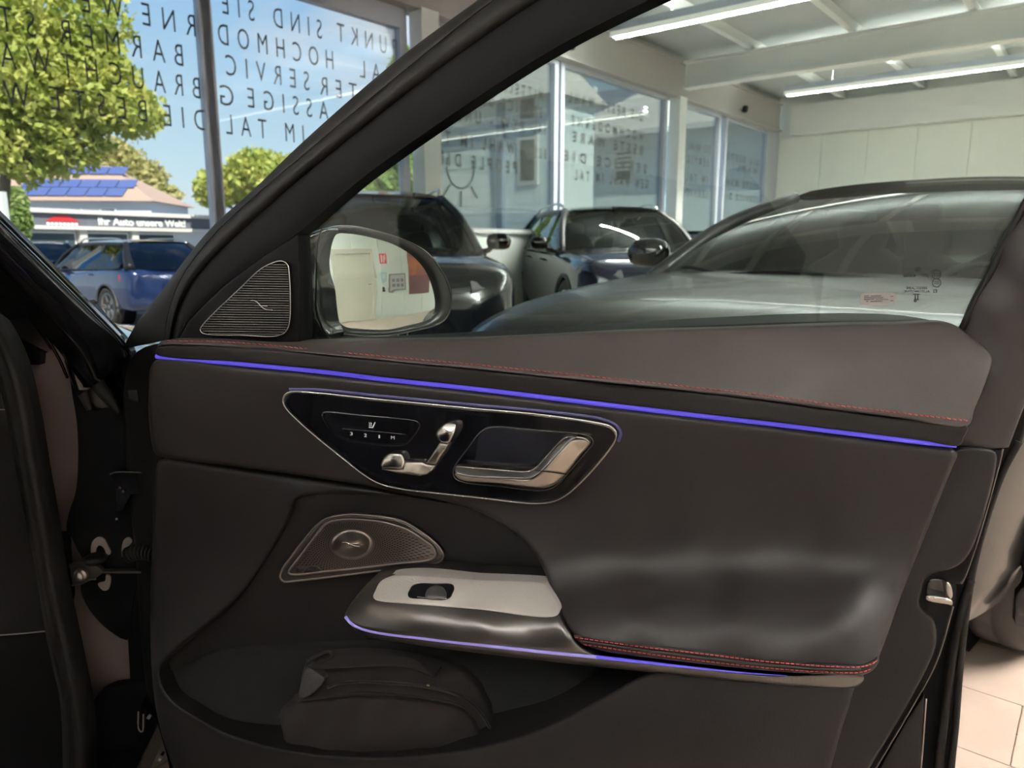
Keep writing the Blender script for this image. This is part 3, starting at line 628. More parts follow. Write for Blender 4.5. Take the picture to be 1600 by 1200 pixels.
PL = [(583, 932), (586, 924), (594, 909), (611, 900.5), (630, 898.5), (740, 905), (851, 912), (856, 918), (873, 959.5), (740, 951.5), (630, 943), (597, 940), (586, 937)]
cev = tps(CON)
relief('switch_plate', PL, 0.0021, mesh_plate(), con, 6, (4, .002), .03, label='pale woven aluminium switch plate', fn=lambda X: cev(X))
def wev(X): return cev(X)+.0021
def wn(x, y): return float(wev(np.array([[x, y]]))[0])
RC = [(638, 929), (641, 921), (646, 914.5), (656, 912), (680, 912.3), (705, 913), (709, 918), (706, 928), (702, 934), (692, 937), (660, 935), (641, 933.5)]
relief('window_switch_recess', RC, [(x, y, wn(x, y)+.0012) for x, y in RC], M['matte'], con, 4, (1.5, .0008), .045)
wire('window_switch_rim', RC, [wn(x, y)+.0012 for x, y in RC], .0007, M['piano'], con, 60, True)
relief('window_switch', [(664.5, 933), (666, 924), (671, 917.5), (680, 914.5), (689, 916), (695, 921), (697.5, 933), (682, 935.5)], [(x, y, wn(x, y)+d_) for x, y, d_ in ((664, 933, .003), (680, 914.5, .004), (697, 933, .003), (682, 926, .008), (682, 935, .004))], mat('grey_switch', (.035, .034, .036), .35), con, 3, (3, .004), .05)
wire('window_switch_lip', [(652, 932.5), (665, 934), (682, 935), (698, 935)], [wn(652, 932.5)+.003, wn(665, 934)+.003, wn(682, 935)+.003, wn(698, 935)+.003], .0006, M['silver'], con, 20)
# ---- control panel with chrome surround
CP = [(456, 612.5), (447, 616), (442.5, 622), (442.5, 630), (449, 641), (470, 662), (500, 688), (540, 720), (568, 742), (592, 755.5), (625, 764), (680, 770.5), (760, 779), (815, 785.5), (844, 786.5), (868, 782.5), (890, 770), (920, 741), (956, 697.5), (962, 686), (962, 675), (954, 667), (940, 662.5), (840, 648), (740, 639), (680, 633), (580, 623.5), (500, 615)]
cpn = lambda x, y: .046
cp = relief('control_panel', CP, .0475, M['piano'], door, 9, (4, .0015), .02)
rr = [.0024 if y < 680 and not (x < 447) else .0012 for x, y in CP]
for i, (x, y) in enumerate(CP):
    if 640 < y and x < 900: rr[i] = .0011
    if x > 900 and y > 690: rr[i] = .0014
    if y < 672 and x > 456 and y < 612+(x-456)*.115+3: rr[i] = .0027
wire('chrome_surround', CP, .0475, rr, M['chrome'], cp, 200, True)
wire('halo_light', [(452, 608), (500, 609), (580, 617), (740, 632.5), (840, 641.5), (942, 655), (962, 664), (970, 676), (966, 690)], .0502, .0018, M['halo'], cp, 90, sy=.5)
MP = [(502, 645), (508, 643), (560, 647.5), (630, 654), (652, 658), (657, 664), (654, 672), (646, 684), (636, 694), (616, 697.5), (576, 694), (540, 688.5), (518, 674), (505, 656)]
relief('memory_pad', MP, .0488, M['piano'], cp, 5, (2.5, .0012), .03)
wire('memory_pad_line', [(535, 670), (560, 672), (600, 675.5), (634, 679)], .0490, .0004, M['darkmetal'], cp, 20)
def panel_text(txt, x, y, hpx, wpx):
    a = np.array(D(x, y, .0493)); c = np.array(D(x+wpx, y+wpx*.08, .0493)); up = np.array(D(x, y-hpx, .0493))-a
    L = np.linalg.norm(c-a); h = np.linalg.norm(up); ex = (c-a)/L; ey = up/h; ez = np.cross(ex, ey)
    text_mesh('printed_symbol', txt, h/.72, M['whiteprint'], cp, Matrix(((ex[0], ey[0], ez[0], a[0]), (ex[1], ey[1], ez[1], a[1]), (ex[2], ey[2], ez[2], a[2]), (0, 0, 0, 1))), extrude=.0001, width=L)
panel_text('3', 547, 680, 5.2, 4); panel_text('2', 569, 682.5, 5.2, 4); panel_text('1', 591.5, 684.5, 5.2, 2.2); panel_text('M', 611, 686, 5.2, 5.4)
b = MB()                                            # seat heating symbol
b.tube([D(*p, .0492) for p in ((576.5, 667.5), (582.5, 668), (586, 660))], .0009, 5)
for dx in (0, 2.6): b.tube([D(x+dx, y, .0492) for x, y in ((576.5, 660), (577.8, 662), (576.8, 664), (578, 666))], .0005, 5)
b.build('printed_symbol', M['whiteprint'], cp)
# seat adjuster shaped like a seat
relief('seat_switch_cushion', [(595, 728), (597, 720), (601, 713), (608, 708.5), (622, 708), (628.5, 709.5), (633, 720), (629, 732), (612, 731.5), (597, 731)], [(595, 729, .054), (608, 709, .056), (628, 709, .057), (632, 720, .057), (612, 718, .064), (612, 730, .060)], M['chrome'], cp, 3, (3, .004), .04, autos=40)
relief('seat_switch_base', [(596, 733), (630, 733.5), (633, 721.5), (660, 721.5), (666, 725), (681, 727), (675, 736), (667, 741.5), (656, 743.5), (620, 739)], [(596, 733, .054), (640, 724, .058), (660, 726, .058), (640, 737, .063), (680, 727, .058), (665, 738, .060)], M['silver'], cp, 3, (2.5, .003), .04, smooth=False, autos=40)
relief('seat_switch_back', [(666, 724), (687, 692), (702, 694), (681, 726)], [(666, 724, .058), (687, 692, .060), (702, 694, .060), (681, 726, .058), (684, 709, .064)], M['silver'], cp, 3, (2.5, .003), .04, smooth=False, autos=40)
relief('seat_switch_headrest', [(681, 678), (685, 671), (691, 665), (698, 660.5), (706, 660), (712.5, 662.5), (713, 670), (707, 685), (702, 692.5), (688, 690.5), (683, 684)], [(681, 678, .058), (698, 661, .058), (713, 666, .060), (702, 692, .062), (688, 690, .060), (697, 675, .070)], M['chrome'], cp, 3, (3, .004), .04, autos=40)
# door handle in its cup
CUP = [(708, 736), (716, 720), (730, 702), (746, 680), (756, 671.5), (768, 667.5), (840, 672.5), (912, 679), (924, 684), (927, 692), (918, 704), (886, 741), (871, 757), (851, 766), (780, 760), (722, 753), (711, 747)]
relief('handle_cup', CUP, [(708, 736, .047), (746, 680, .0475), (912, 679, .0475), (886, 741, .0475), (790, 710, .0478), (851, 766, .0475), (722, 753, .0475)], mat('cup_black', (.006, .006, .009), .25), cp, 6, (3, .001), .02)
wire('cup_rim', CUP, .0486, .0007, M['darkmetal'], cp, 120, True)
relief('handle_grip', [(712, 729), (740, 730.5), (800, 736), (820, 737.5), (834, 734), (850, 717), (880, 685.5), (888, 682.5), (900, 683), (890, 692), (870, 713), (850, 734), (840, 742), (828, 748), (808, 748.5), (712, 739.5)], [(712, 729, .062), (820, 737, .068), (834, 734, .068), (884, 684, .062), (895, 688, .070), (850, 734, .078), (808, 748, .078), (712, 740, .072), (760, 738, .070)], M['darkmetal'], cp, 4, (3, .003), .048, autos=40)
relief('handle_lever', [(711, 740), (740, 741), (808, 748.5), (828, 748), (842, 741), (851, 733), (884, 696), (893, 688), (906, 686.5), (918, 688), (921, 694), (908, 710), (885, 740), (871, 755), (852, 762), (838, 762), (780, 755.5), (717, 748.5)], [(711, 742, .072), (808, 749, .078), (851, 733, .078), (890, 692, .070), (918, 690, .066), (885, 740, .066), (850, 762, .066), (780, 755, .070), (717, 748, .068), (890, 715, .070)], M['silver'], cp, 4, (3.5, .004), .048, autos=45)
wire('handle_joint', [(836, 735), (850, 736.5), (885, 741)], [.0775, .0775, .067], .0006, M['matte'], cp, 14)
wire('handle_highlight_edge', [(712, 729), (800, 736.2), (822, 737.2), (834, 733.5), (880, 686), (890, 683), (915, 686), (921, 692)], [.062, .066, .068, .068, .063, .064, .066, .066], .0008, M['chrome'], cp, 60)
# ---- loudspeaker
SPO = [(437.5, 901), (442, 888), (455, 870), (470, 850), (496, 820), (510, 810.5), (528, 806), (550, 804), (575, 805.5), (600, 808), (630, 814.5), (656, 830), (678, 846), (690, 860), (693, 869), (687, 877.5), (670, 882), (620, 888.5), (560, 896), (500, 903.5), (460, 908), (443, 908.5)]
SPI = [(451, 895), (462, 878), (476, 860), (500, 828), (508, 819), (518, 814.5), (536, 812), (560, 812), (600, 816.5), (636, 828), (656, 840), (674, 853), (680, 862), (680, 868), (673, 874), (620, 881), (560, 888), (500, 894), (460, 898)]
sev = tps([(440, 905, .022), (470, 850, .024), (510, 810, .026), (550, 804, .026), (600, 808, .024), (656, 830, .018), (693, 869, .012), (560, 896, .014), (460, 908, .020), (550, 850, .018)])
def sn(x, y): return float(sev(np.array([[x, y]]))[0])
spk = relief('speaker_frame', SPO, [(x, y, sn(x, y)) for x, y in SPO], M['darkmetal'], door, 6, (5, .004), -.02)
wire('speaker_rim', SPO, [sn(x, y)-.001 for x, y in SPO], .0016, M['grille'], spk, 160, True)
wire('speaker_inner_rim', SPI, [sn(x, y)+.0025 for x, y in SPI], .0016, M['grille'], spk, 160, True)
relief('speaker_mesh', SPI, [(x, y, sn(x, y)+.0012) for x, y in SPI]+[(550, 850, sn(550, 850)+.004)], M['grille'], spk, 6, (2, .0005), -.0, label='perforated bronze metal grille')
SIc = np.array(catmull(SPI, 160, True)); cx, cy = 550, 850.5
mb = MB(); mev = tps([(x, y, sn(x, y)+.0012) for x, y in SPI]+[(550, 850, sn(550, 850)+.004)])
hole = []
ring = 37.0; k = 0
while ring < 150:
    nst = int(74 if ring < 70 else 88)
    for i in range(nst):
        a = 2*math.pi*(i+(k % 2)*.5)/nst; ln = 1.0+max(0, ring-55)/28
        hole.append((cx+ring*math.cos(a), cy+ring*math.sin(a)*.70, a, ln))
    ring += 3.7+max(0, ring-55)*.045; k += 1
H_ = np.array([(h[0], h[1]) for h in hole]); ok = inside(H_, SIc) & (seg_dist(H_, SIc) > 4) & ~((H_[:, 0] < 500) & (H_[:, 1] > 884-(H_[:, 0]-462)*.04))
hn = mev(H_)
for (x, y, a, ln), g, n_ in zip(hole, ok, hn):
    if not g: continue
    ux, uy = math.cos(a), math.sin(a)*.70; vx, vy = -math.sin(a), math.cos(a)*.70
    p = [D(x+ux*ln*i+vx*j*.72, y+uy*ln*i+vy*j*.72, n_+.0004) for i, j in ((-1, -.6), (0, -1), (1, -.6), (1, .6), (0, 1), (-1, .6))]
    mb.add(p+[(q[0], q[1]+.0012, q[2]) for q in p], [tuple(range(6))]+[(i, (i+1) % 6, 6+(i+1) % 6, 6+i) for i in range(6)])
o = mb.build('perforation', M['matte'], spk); o['kind'] = 'stuff'
# brushed centre disc, its own origin so that the brushing runs round it
def brushed():
    m = bpy.data.materials.new('spun_metal'); m.use_nodes = True; t = m.node_tree; b_ = t.nodes['Principled BSDF']
    b_.inputs['Base Color'].default_value = (.52, .46, .41, 1); b_.inputs['Metallic'].default_value = 1; b_.inputs['Roughness'].default_value = .28; b_.inputs['Anisotropic'].default_value = .85; b_.inputs['Anisotropic Rotation'].default_value = .25
    tg = NN(t, 'ShaderNodeTangent', direction_type='RADIAL', axis='Y'); t.links.new(tg.outputs[0], b_.inputs['Tangent'])
    return m
c0 = np.array(D(cx, cy, mev(np.array([[cx, cy]]))[0]+.0016)); mb = MB(); rows = []
for rr_, dn in ((.02, .0014), (.3, .0012), (.6, .0010), (.85, .0008), (1.0, .0002), (1.02, -.002)):
    rows.append([tuple(np.array(D(cx+32*rr_*math.cos(a), cy+22.5*rr_*math.sin(a), mev(np.array([[cx+20*math.cos(a), cy+14*math.sin(a)]]))[0]+.001+dn))-c0) for a in np.linspace(0, 2*math.pi, 40, endpoint=False)])
disc = MB().grid(rows, True); disc.f.append(tuple(range(40))); disc = disc.build('speaker_centre', brushed(), spk, smooth=True); disc.location = tuple(c0)
cn = mev(np.array([[cx, cy]]))[0]+.0036
b = MB(); b.tube([D(x, y, cn) for x, y in catmull([(535, 847.5), (541, 847.5), (547, 850), (553, 852.5), (562, 854.5)], 14)], .0008, 5); b.tube([D(x, y, cn) for x, y in ((541, 851), (561, 848.5))], .0006, 5)
b.build('emblem', M['chrome'], spk, smooth=True)
nb = sn(480, 893)+.003
a = np.array(D(463, 894.5, nb)); c = np.array(D(497, 890.5, nb)); up = np.array(D(463, 888, nb))-a
L = np.linalg.norm(c-a); h = np.linalg.norm(up); ex = (c-a)/L; ey = up/h; ez = np.cross(ex, ey)
relief('name_plate', [(456, 894), (468, 887), (488, 884.5), (496, 886), (502, 891), (480, 895), (458, 897)], sn(480, 893)+.0016, M['darkmetal'], spk, 3, (1.5, .0006), .0)
text_mesh('lettering', 'Burmester', h/.72, M['chrome'], spk, Matrix(((ex[0], ey[0], ez[0], a[0]), (ex[1], ey[1], ez[1], a[1]), (ex[2], ey[2], ez[2], a[2]), (0, 0, 0, 1))), extrude=.0001, width=L)
# ---- door mirror, hung outside the glass: convex glass in a black shell
MN = np.array([math.sin(math.radians(134)), math.cos(math.radians(134)), .03]); MN /= np.linalg.norm(MN)
MP0 = np.array(at_depth(608, 442, 1.40)); RM = 1.35; MC = MP0-MN*RM
def on_mirror(px, py, off=0.0):
    r = ray(px, py); r = r/np.linalg.norm(r); oc = CAMP-MC; rad = RM+off
    b_ = r @ oc; c_ = oc @ oc-rad*rad; return CAMP+r*(-b_-math.sqrt(max(0, b_*b_-c_)))
MG = [(515, 405), (513.5, 420), (513, 440), (515, 460), (520, 482), (529, 502), (541, 511), (560, 513.5), (605, 515), (640, 508), (662, 502), (676, 492), (680, 475), (675, 447), (664, 422), (645, 400), (615, 382), (580, 371), (545, 365), (526, 366), (519, 380)]
MO = [(507, 402), (504, 420), (504, 440), (506, 462), (512, 486), (522, 508), (535, 521), (555, 524), (600, 525.5), (650, 517), (684, 508), (699, 497), (707, 470), (703, 445), (690, 420), (666, 392), (630, 373), (580, 358), (545, 352), (520, 355), (510, 375)]
GI = catmull(MG, 90, True); GO = catmull(MO, 90, True)
def ring_pts(P, off): return [on_mirror(x, y, off) for x, y in P]
lo = lambda P: [to_door(p) for p in P]
g0 = ring_pts(GI, 0); ctr = np.mean(g0, 0)
rows = [lo([on_mirror(*(np.array([598, 445])+(p-np.array([598, 445]))*u)) for p in GI]) for u in (.02, .25, .5, .75, .9, 1.0)]
o0 = np.array(ring_pts(GO, .006)); oc_ = o0.mean(0)
hrows = [lo(ring_pts(GI, .0005)), lo(ring_pts(GI+(GO-GI)*.25, .004)), lo(ring_pts(GI+(GO-GI)*.6, .012)), lo(o0)]
for u, bk in ((1.0, .015), (.985, .03), (.93, .055), (.80, .08), (.55, .098), (.2, .106)):
    hrows.append(lo([oc_+(p-oc_)*u-MN*bk for p in o0]))
mbh = MB().grid(hrows[3:], True); n = 90; mbh.f.append(tuple(len(mbh.v)-n+q for q in range(n)))
side = mbh.build('side_mirror', M['mirrorshell'], door, smooth=True); MB().grid(hrows[:4], True).build('mirror_bezel', mat('bezel_black', (.006, .006, .006), .35, spec=.3), side, smooth=True); side['label'] = 'gloss black door mirror outside the glass'
mg = MB().grid(rows, True); mg.f.append(tuple(range(90))); mg.build('mirror_glass', M['mirror'], side, smooth=True)
MB().tube(lo(ring_pts(GO+(GI-GO)*.08, .008)), .0012, 6, True).build('housing_edge', M['darkmetal'], side, smooth=True)
relief('mirror_foot', [(462, 372), (480, 366), (505, 357), (512, 356), (516, 360), (504, 374), (497, 395), (494, 440), (497, 478), (507, 508), (520, 524), (508, 535), (462, 540)], [(462, 372, -.055), (462, 540, -.055), (525, 353, -.12), (512, 440, -.13), (540, 524, -.12), (490, 450, -.07)], M['mirrorshell'], side, 7, (7, .012), -.15)
wire('foot_gap', [(503, 357), (497, 380), (494, 440), (495, 490), (508, 520), (518, 531)], -.068, .0012, M['matte'], side, 40)
# ================================================================== THE BAG IN THE POCKET
bag = thing('shoulder_bag', 'small black fabric bag with zip lying in the door pocket', 'bag', tuple(DO), YAW)
relief('body', [(447, 1150), (463, 1100), (467, 1088), (472, 1055), (478, 1036), (492, 1024), (512, 1017), (560, 1012), (620, 1016), (690, 1028), (730, 1050), (756, 1084), (768, 1120), (775, 1150), (770, 1185), (600, 1195), (460, 1185)],
       [(447, 1150, .062), (467, 1088, .045), (478, 1036, .022), (512, 1017, .012), (620, 1016, .006), (690, 1028, .010), (756, 1084, .026), (775, 1150, .050), (600, 1195, .070), (600, 1050, .034), (540, 1045, .034), (560, 1068, .052), (700, 1085, .050), (640, 1060, .042), (500, 1075, .046)], M['fabric'], bag, 7, (9, .012), .0,
       fn=lambda X: .0022*np.sin(X[:, 0]*.06+X[:, 1]*.11)*np.sin(X[:, 1]*.07-X[:, 0]*.02))
relief('front_pocket', [(438, 1114), (446, 1102), (463, 1097), (500, 1094), (540, 1088), (557, 1084), (580, 1088), (640, 1092), (690, 1098), (720, 1106), (736, 1118), (748, 1140), (757, 1160), (755, 1195), (600, 1205), (455, 1195), (442, 1145)],
       [(438, 1114, .066), (463, 1097, .062), (557, 1084, .060), (690, 1098, .064), (736, 1118, .062), (757, 1160, .064), (600, 1205, .074), (455, 1195, .070), (600, 1130, .086), (520, 1125, .082), (680, 1130, .080)], M['fabric'], bag, 6, (7, .010), .02,
       fn=lambda X: .0026*np.sin((X[:, 0]-557)*.055)*np.exp(-((X[:, 1]-1110)/26)**2)+.0016*np.sin(X[:, 0]*.11+X[:, 1]*.05))
relief('top_flap', [(484, 1042), (500, 1030), (516, 1024), (600, 1022), (650, 1030), (668, 1046), (680, 1058), (660, 1052), (640, 1044), (560, 1043), (500, 1045)], [(484, 1042, .036), (516, 1024, .026), (650, 1030, .026), (680, 1058, .050), (560, 1043, .050), (500, 1045, .046)], M['fabric'], bag, 5, (3, .003), .01)
ZP = [(512, 1074), (530, 1068), (560, 1065.5), (600, 1066.5), (650, 1071), (690, 1078), (720, 1088), (740, 1102), (754, 1118), (764, 1135), (771, 1148)]
zn = [.056, .058, .060, .060, .060, .059, .056, .054, .054, .055, .057]
zp = wire('zip', ZP, zn, .0022, M['zip'], bag, 80)
mb = MB(); C = catmull(np.c_[np.array(ZP, float), np.array(zn)*2000], 110)
for c in C: mb.add(*(lambda p: ([(p[0]+dx, p[1]+dy, p[2]+dz) for dx in (-.0006, .0006) for dy in (-.0008, .0003) for dz in (-.0013, .0013)], [(0, 1, 3, 2), (4, 6, 7, 5), (0, 4, 5, 1), (2, 3, 7, 6), (0, 2, 6, 4), (1, 5, 7, 3)]))(D(c[0], c[1], c[2]/2000+.0022)))
o = mb.build('zip_teeth', M['rubber'], zp); o['kind'] = 'stuff'
MB().tube([D(x, y, .0645) for x, y in ((667, 1070.5), (671, 1071.3))], .0012, 6).build('zip_pull', mat('brass', (.75, .55, .3), .3, 1.0), zp)
wire('seam_piping', [(466, 1096), (500, 1091), (540, 1084.5), (560, 1082), (600, 1084), (660, 1090), (700, 1096), (726, 1106)], [.064, .064, .063, .063, .065, .066, .066, .064], .0016, M['fabric'], bag, 50)
wire('strap', [(480, 1032), (500, 1022), (514, 1018), (519, 1025), (508, 1031), (492, 1034)], [.030, .028, .026, .030, .034, .034], .003, M['fabric'], bag, 30)
relief('side_mesh', [(468, 1090), (474, 1056), (480, 1042), (498, 1052), (508, 1060), (500, 1074), (480, 1090)], [(468, 1090, .052), (480, 1042, .040), (508, 1060, .050), (490, 1085, .056)], mat('mesh_cloth', (.022, .02, .02), .9, bump=(500, 1, 1)), bag, 4, (3, .003), .02)

# ================================================================== OUR OWN CAR (body at the hinge, seen on the left)
car = thing('car_body', 'black car body whose door stands open, with pillar, hinges and rubber seal', 'car', (-.62, 1.18, 0))
CB = np.array([-.62, 1.18, 0.0])
# car axes: AF forwards, AR to the car's right (towards the open door's side)
AFz = math.radians(-9); AF = np.array([math.sin(AFz), math.cos(AFz), 0]); AR = np.array([math.cos(AFz), -math.sin(AFz), 0])
def B(px, py, off, m=None):
    """measured point on the plane square to the car, off metres behind the hinge post (towards the camera)"""
    P0 = np.array([-.62, 1.22, 0])-AF*off; r = ray(px, py); k = ((P0-CAMP) @ AF)/(r @ AF); return tuple(CAMP+r*k-CB)
def S(px, py, off):
    """measured point on a plane along the car's flank, off metres outboard of the sill line"""
    P0 = np.array([-.62, 1.22, 0])+AR*off; r = ray(px, py); k = ((P0-CAMP) @ AR)/(r @ AR); return tuple(CAMP+r*k-CB)
def slab(name, pts, f, off, th, m, smooth=False, n=None, bev=0.0, parent=None):
    P = np.array(pts, float)
    if smooth: P = catmull(P, n or len(P)*5, True)
    d = AF if f is B else -AR
    a = [np.array(f(x, y, off)) for x, y in P]; b_ = [p+d*th for p in a]
    k = len(a); cen = np.mean(a, 0); v = []; fc = []
    if bev:
        v += [p+(cen-p)/np.linalg.norm(cen-p)*bev-d*bev*.0 for p in a]; v += [p+d*bev for p in a]; v += b_
        fc = [tuple(range(k))]+[(i, (i+1) % k, k+(i+1) % k, k+i) for i in range(k)]+[(k+i, k+(i+1) % k, 2*k+(i+1) % k, 2*k+i) for i in range(k)]+[tuple(range(3*k-1, 2*k-1, -1))]
    else:
        v = a+b_; fc = [tuple(range(k)), tuple(range(2*k-1, k-1, -1))]+[(i, (i+1) % k, k+(i+1) % k, k+i) for i in range(k)]
    return mesh(name, v, fc, m, parent or car, bool(bev), 30 if bev else None)
def line(name, pts, f, off, r, m, n=40, seg=8, parent=None):
    k = len(pts); C = np.c_[np.array(pts, float), (np.full(k, off) if np.isscalar(off) else np.array(off))*1000, (np.full(k, r) if np.isscalar(r) else np.array(r))*2000]
    C = catmull(C, n)
    return MB().tube([f(c[0], c[1], c[2]/1000) for c in C], [max(1e-4, c[3]/2000) for c in C], seg).build(name, m, parent or car, smooth=True)
# hinge post: matte brown-grey panel
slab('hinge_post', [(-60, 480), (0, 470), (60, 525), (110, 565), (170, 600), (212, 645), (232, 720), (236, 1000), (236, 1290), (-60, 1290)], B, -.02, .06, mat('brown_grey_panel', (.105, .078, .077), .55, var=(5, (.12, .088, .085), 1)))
slab('inner_pillar', [(-90, 400), (-20, 415), (30, 460), (66, 505), (62, 570), (-90, 570)], B, .0, .03, M['matte'])
# dark inset parts that stand in front of the post
slab('post_cover', [(108, 560), (128, 600), (140, 640), (190, 640), (205, 700), (222, 760), (224, 835), (205, 960), (200, 1000), (170, 985), (145, 960), (128, 930), (126, 905), (132, 880), (120, 858), (112, 840), (104, 832), (108, 800), (118, 770), (122, 720), (120, 660), (112, 610)], B, .012, .02, M['matte'], True, 90)
slab('post_side', [(190, 575), (244, 560), (244, 1110), (206, 1110), (200, 1000), (206, 960), (222, 835), (216, 740), (200, 660)], B, .008, .02, M['matte'])
slab('lower_post_cover', [(140, 1110), (150, 1090), (170, 1076), (200, 1070), (236, 1070), (236, 1280), (130, 1280), (134, 1180)], B, .012, .02, M['matte'], True, 60)
slab('side_clip', [(80, 842), (90, 836), (101, 840), (104, 870), (108, 945), (100, 955), (88, 948)], B, .02, .02, M['matte'], True, 30)
# A pillar: gloss black, thin bright edge
PIL = [(198, 556), (188, 540), (140, 490), (70, 420), (0, 352), (-60, 294)]
PIN = [(120, 620), (100, 560), (60, 515), (0, 455), (-70, 390), (-140, 330)]
A_ = catmull(PIL, 50); I_ = catmull(PIN, 50); rows = []
for i in range(50):
    u = i/49; off = .02+.375*u
    a = np.array(B(A_[i][0], A_[i][1], off)); c = np.array(B(I_[i][0], I_[i][1], off+.02)); mid = (a+c)/2+AR*.012-AF*.02
    rows.append([tuple(a), tuple(a*.7+mid*.3-AF*.012), tuple(mid), tuple(c), tuple(c+AF*.05-AR*.02), tuple(a+AF*.06-AR*.01)])
last = [np.array(q) for q in rows[-1]]; cen = np.mean(last, 0); F0_ = np.array([-.62, 1.22, 0])-CB
tgt = F0_-AF*.84-AR*.26+np.array([0, 0, 1.375])
for k_ in np.linspace(.12, 1, 9): rows.append([tuple(q+(tgt-cen)*k_) for q in last])
MB().grid(rows, True).build('a_pillar', M['jamb'], car, smooth=True)
PILROWS = [np.mean([np.array(q) for q in r], 0) for r in rows]
MB().tube([tuple(np.array(B(A_[i][0], A_[i][1], .02+.375*i/49))+AF*.02) for i in range(50)], .0022, 6).build('pillar_trim', M['darkmetal'], car, smooth=True)
line('pillar_crease', [(105, 590), (92, 560), (62, 512), (20, 465), (-40, 405)], B, [.06, .08, .12, .2, .3], .0025, M['jamb'])
line('pillar_crease', [(80, 545), (60, 515), (38, 488), (30, 475)], B, [.07, .10, .14, .16], .0018, M['jamb'])
# wing seal and wiring boot at the root of the pillar
line('wing_seal', [(188, 645), (172, 625), (152, 600), (142, 575), (140, 545), (138, 520)], B, [.02, .022, .024, .026, .028, .03], [.006, .010, .012, .011, .008, .005], M['rubber'])
line('wing_seal', [(140, 640), (128, 610), (116, 582), (104, 562)], B, [.02, .022, .026, .03], [.005, .009, .009, .004], M['rubber'])
slab('wing_edge', [(136, 470), (160, 500), (200, 545), (212, 620), (238, 760), (210, 700), (190, 640), (165, 600), (148, 560), (146, 520)], B, .0, .03, M['jamb'], True, 60)
# wing and bonnet beyond the pillar
rows = []
for u in np.linspace(0, 1, 9):
    r = []
    for (ax_, ay_, ad), (bx_, by_, bd) in (((60, 452, 2.1), (40, 470, 1.75)), ((100, 470, 2.0), (84, 482, 1.62)), ((140, 489, 1.85), (122, 510, 1.50)), ((178, 504, 1.75), (160, 540, 1.40)), ((215, 520, 1.66), (196, 566, 1.32)), ((250, 540, 1.60), (236, 600, 1.30))):
        x = ax_*(1-u)+bx_*u; y = ay_*(1-u)+by_*u-6*math.sin(math.pi*u); p = np.array(at_depth(x, y, ad*(1-u)+bd*u))-CB; r.append(tuple(p))
    rows.append(r)
rows = [[tuple(np.array(q)+AF*.25-np.array([0, 0, .22])) for q in rows[0]]]+rows
MB().grid(rows).build('front_wing', M['paint'], car, smooth=True)
# door opening seal and inner trim on the far left
SO = [(-40, 440), (0, 505), (15, 530), (32, 570), (50, 645), (65, 735), (81, 825), (92, 900), (112, 994), (126, 1060), (135, 1106), (140, 1160), (142, 1290)]
SI = [(-75, 470), (-34, 520), (-18, 545), (-4, 590), (12, 660), (28, 745), (46, 845), (55, 890), (70, 985), (84, 1050), (92, 1085), (97, 1150), (98, 1290)]
A_ = catmull(SO, 60); I_ = catmull(SI, 60); rows = []
for i in range(60):
    r = []
    for j in range(9):
        u = j/8; p = A_[i]*(1-u)+I_[i]*u; r.append(B(p[0], p[1], .10+.028*math.sin(math.pi*u)**.6-.012*math.exp(-((u-.62)/.07)**2)))
    r += [tuple(np.array(r[8])+AF*.03), tuple(np.array(r[0])+AF*.03)]; rows.append(r)
MB().grid(rows, True).build('door_seal', M['rubber'], car, smooth=True)
slab('footwell_trim', [(-120, 470), (-60, 470), (-20, 535), (2, 590), (22, 670), (40, 770), (60, 880), (78, 984), (30, 989), (-120, 996)], B, .09, .04, M['leather_low'], False)
slab('sill_trim', [(-120, 1000), (30, 993), (79, 988), (90, 1060), (100, 1110), (104, 1290), (-120, 1290)], B, .088, .04, M['plastic'], False)
line('trim_joint', [(-120, 998), (0, 992.5), (40, 989.5), (74, 986)], B, .094, .0012, M['steel'])
line('trim_joint', [(-120, 640), (-30, 640), (8, 640)], B, .094, .0009, M['steel'])
# upper hinge bracket, lower hinge
hb = slab('hinge', [(172, 742), (182, 737), (206, 737), (212, 740), (245, 739), (245, 772), (205, 774), (190, 800), (182, 800), (178, 760)], B, .04, .03, M['jamb'], False, bev=.002)
line('hinge_edge', [(172, 741), (180, 738), (205, 738), (245, 739)], B, .043, .0012, M['darkmetal'], 20, parent=hb)
for x, y in ((186, 762), (191, 768), (181, 811)): line('bolt', [(x, y), (x+2.5, y)], B, .045, .0022, M['steel'], 4, parent=hb)
hb2 = slab('hinge', [(215, 1115), (222, 1098), (232, 1110), (244, 1120), (262, 1180), (285, 1290), (222, 1290), (220, 1170)], B, .05, .03, M['jamb'], False, bev=.002)
line('hinge_edge', [(216, 1112), (217, 1140), (222, 1144), (224, 1116)], B, .055, .0012, M['steel'], 20, parent=hb2)
for x, y in ((231, 1119), (248, 1185)): line('bolt', [(x, y), (x+4, y+2)], B, .058, .004, M['steel'], 6, parent=hb2)
# openings in the post showing bare pale metal
M['bare'] = mat('primer_grey', (.20, .17, .16), .6)
for pts in ([(143, 866), (143, 850), (148, 842), (156, 839), (163, 843), (168, 852), (173, 864), (168, 868), (162, 856), (155, 852), (150, 858), (149, 868)], [(191, 870), (190, 856), (194, 843), (201, 840), (206, 846), (200, 855), (196, 868)], [(153, 912), (160, 922), (168, 922), (172, 914), (172, 900), (166, 898), (164, 908)]):
    slab('post_opening', pts, B, .016, .003, M['bare'], True, 40)
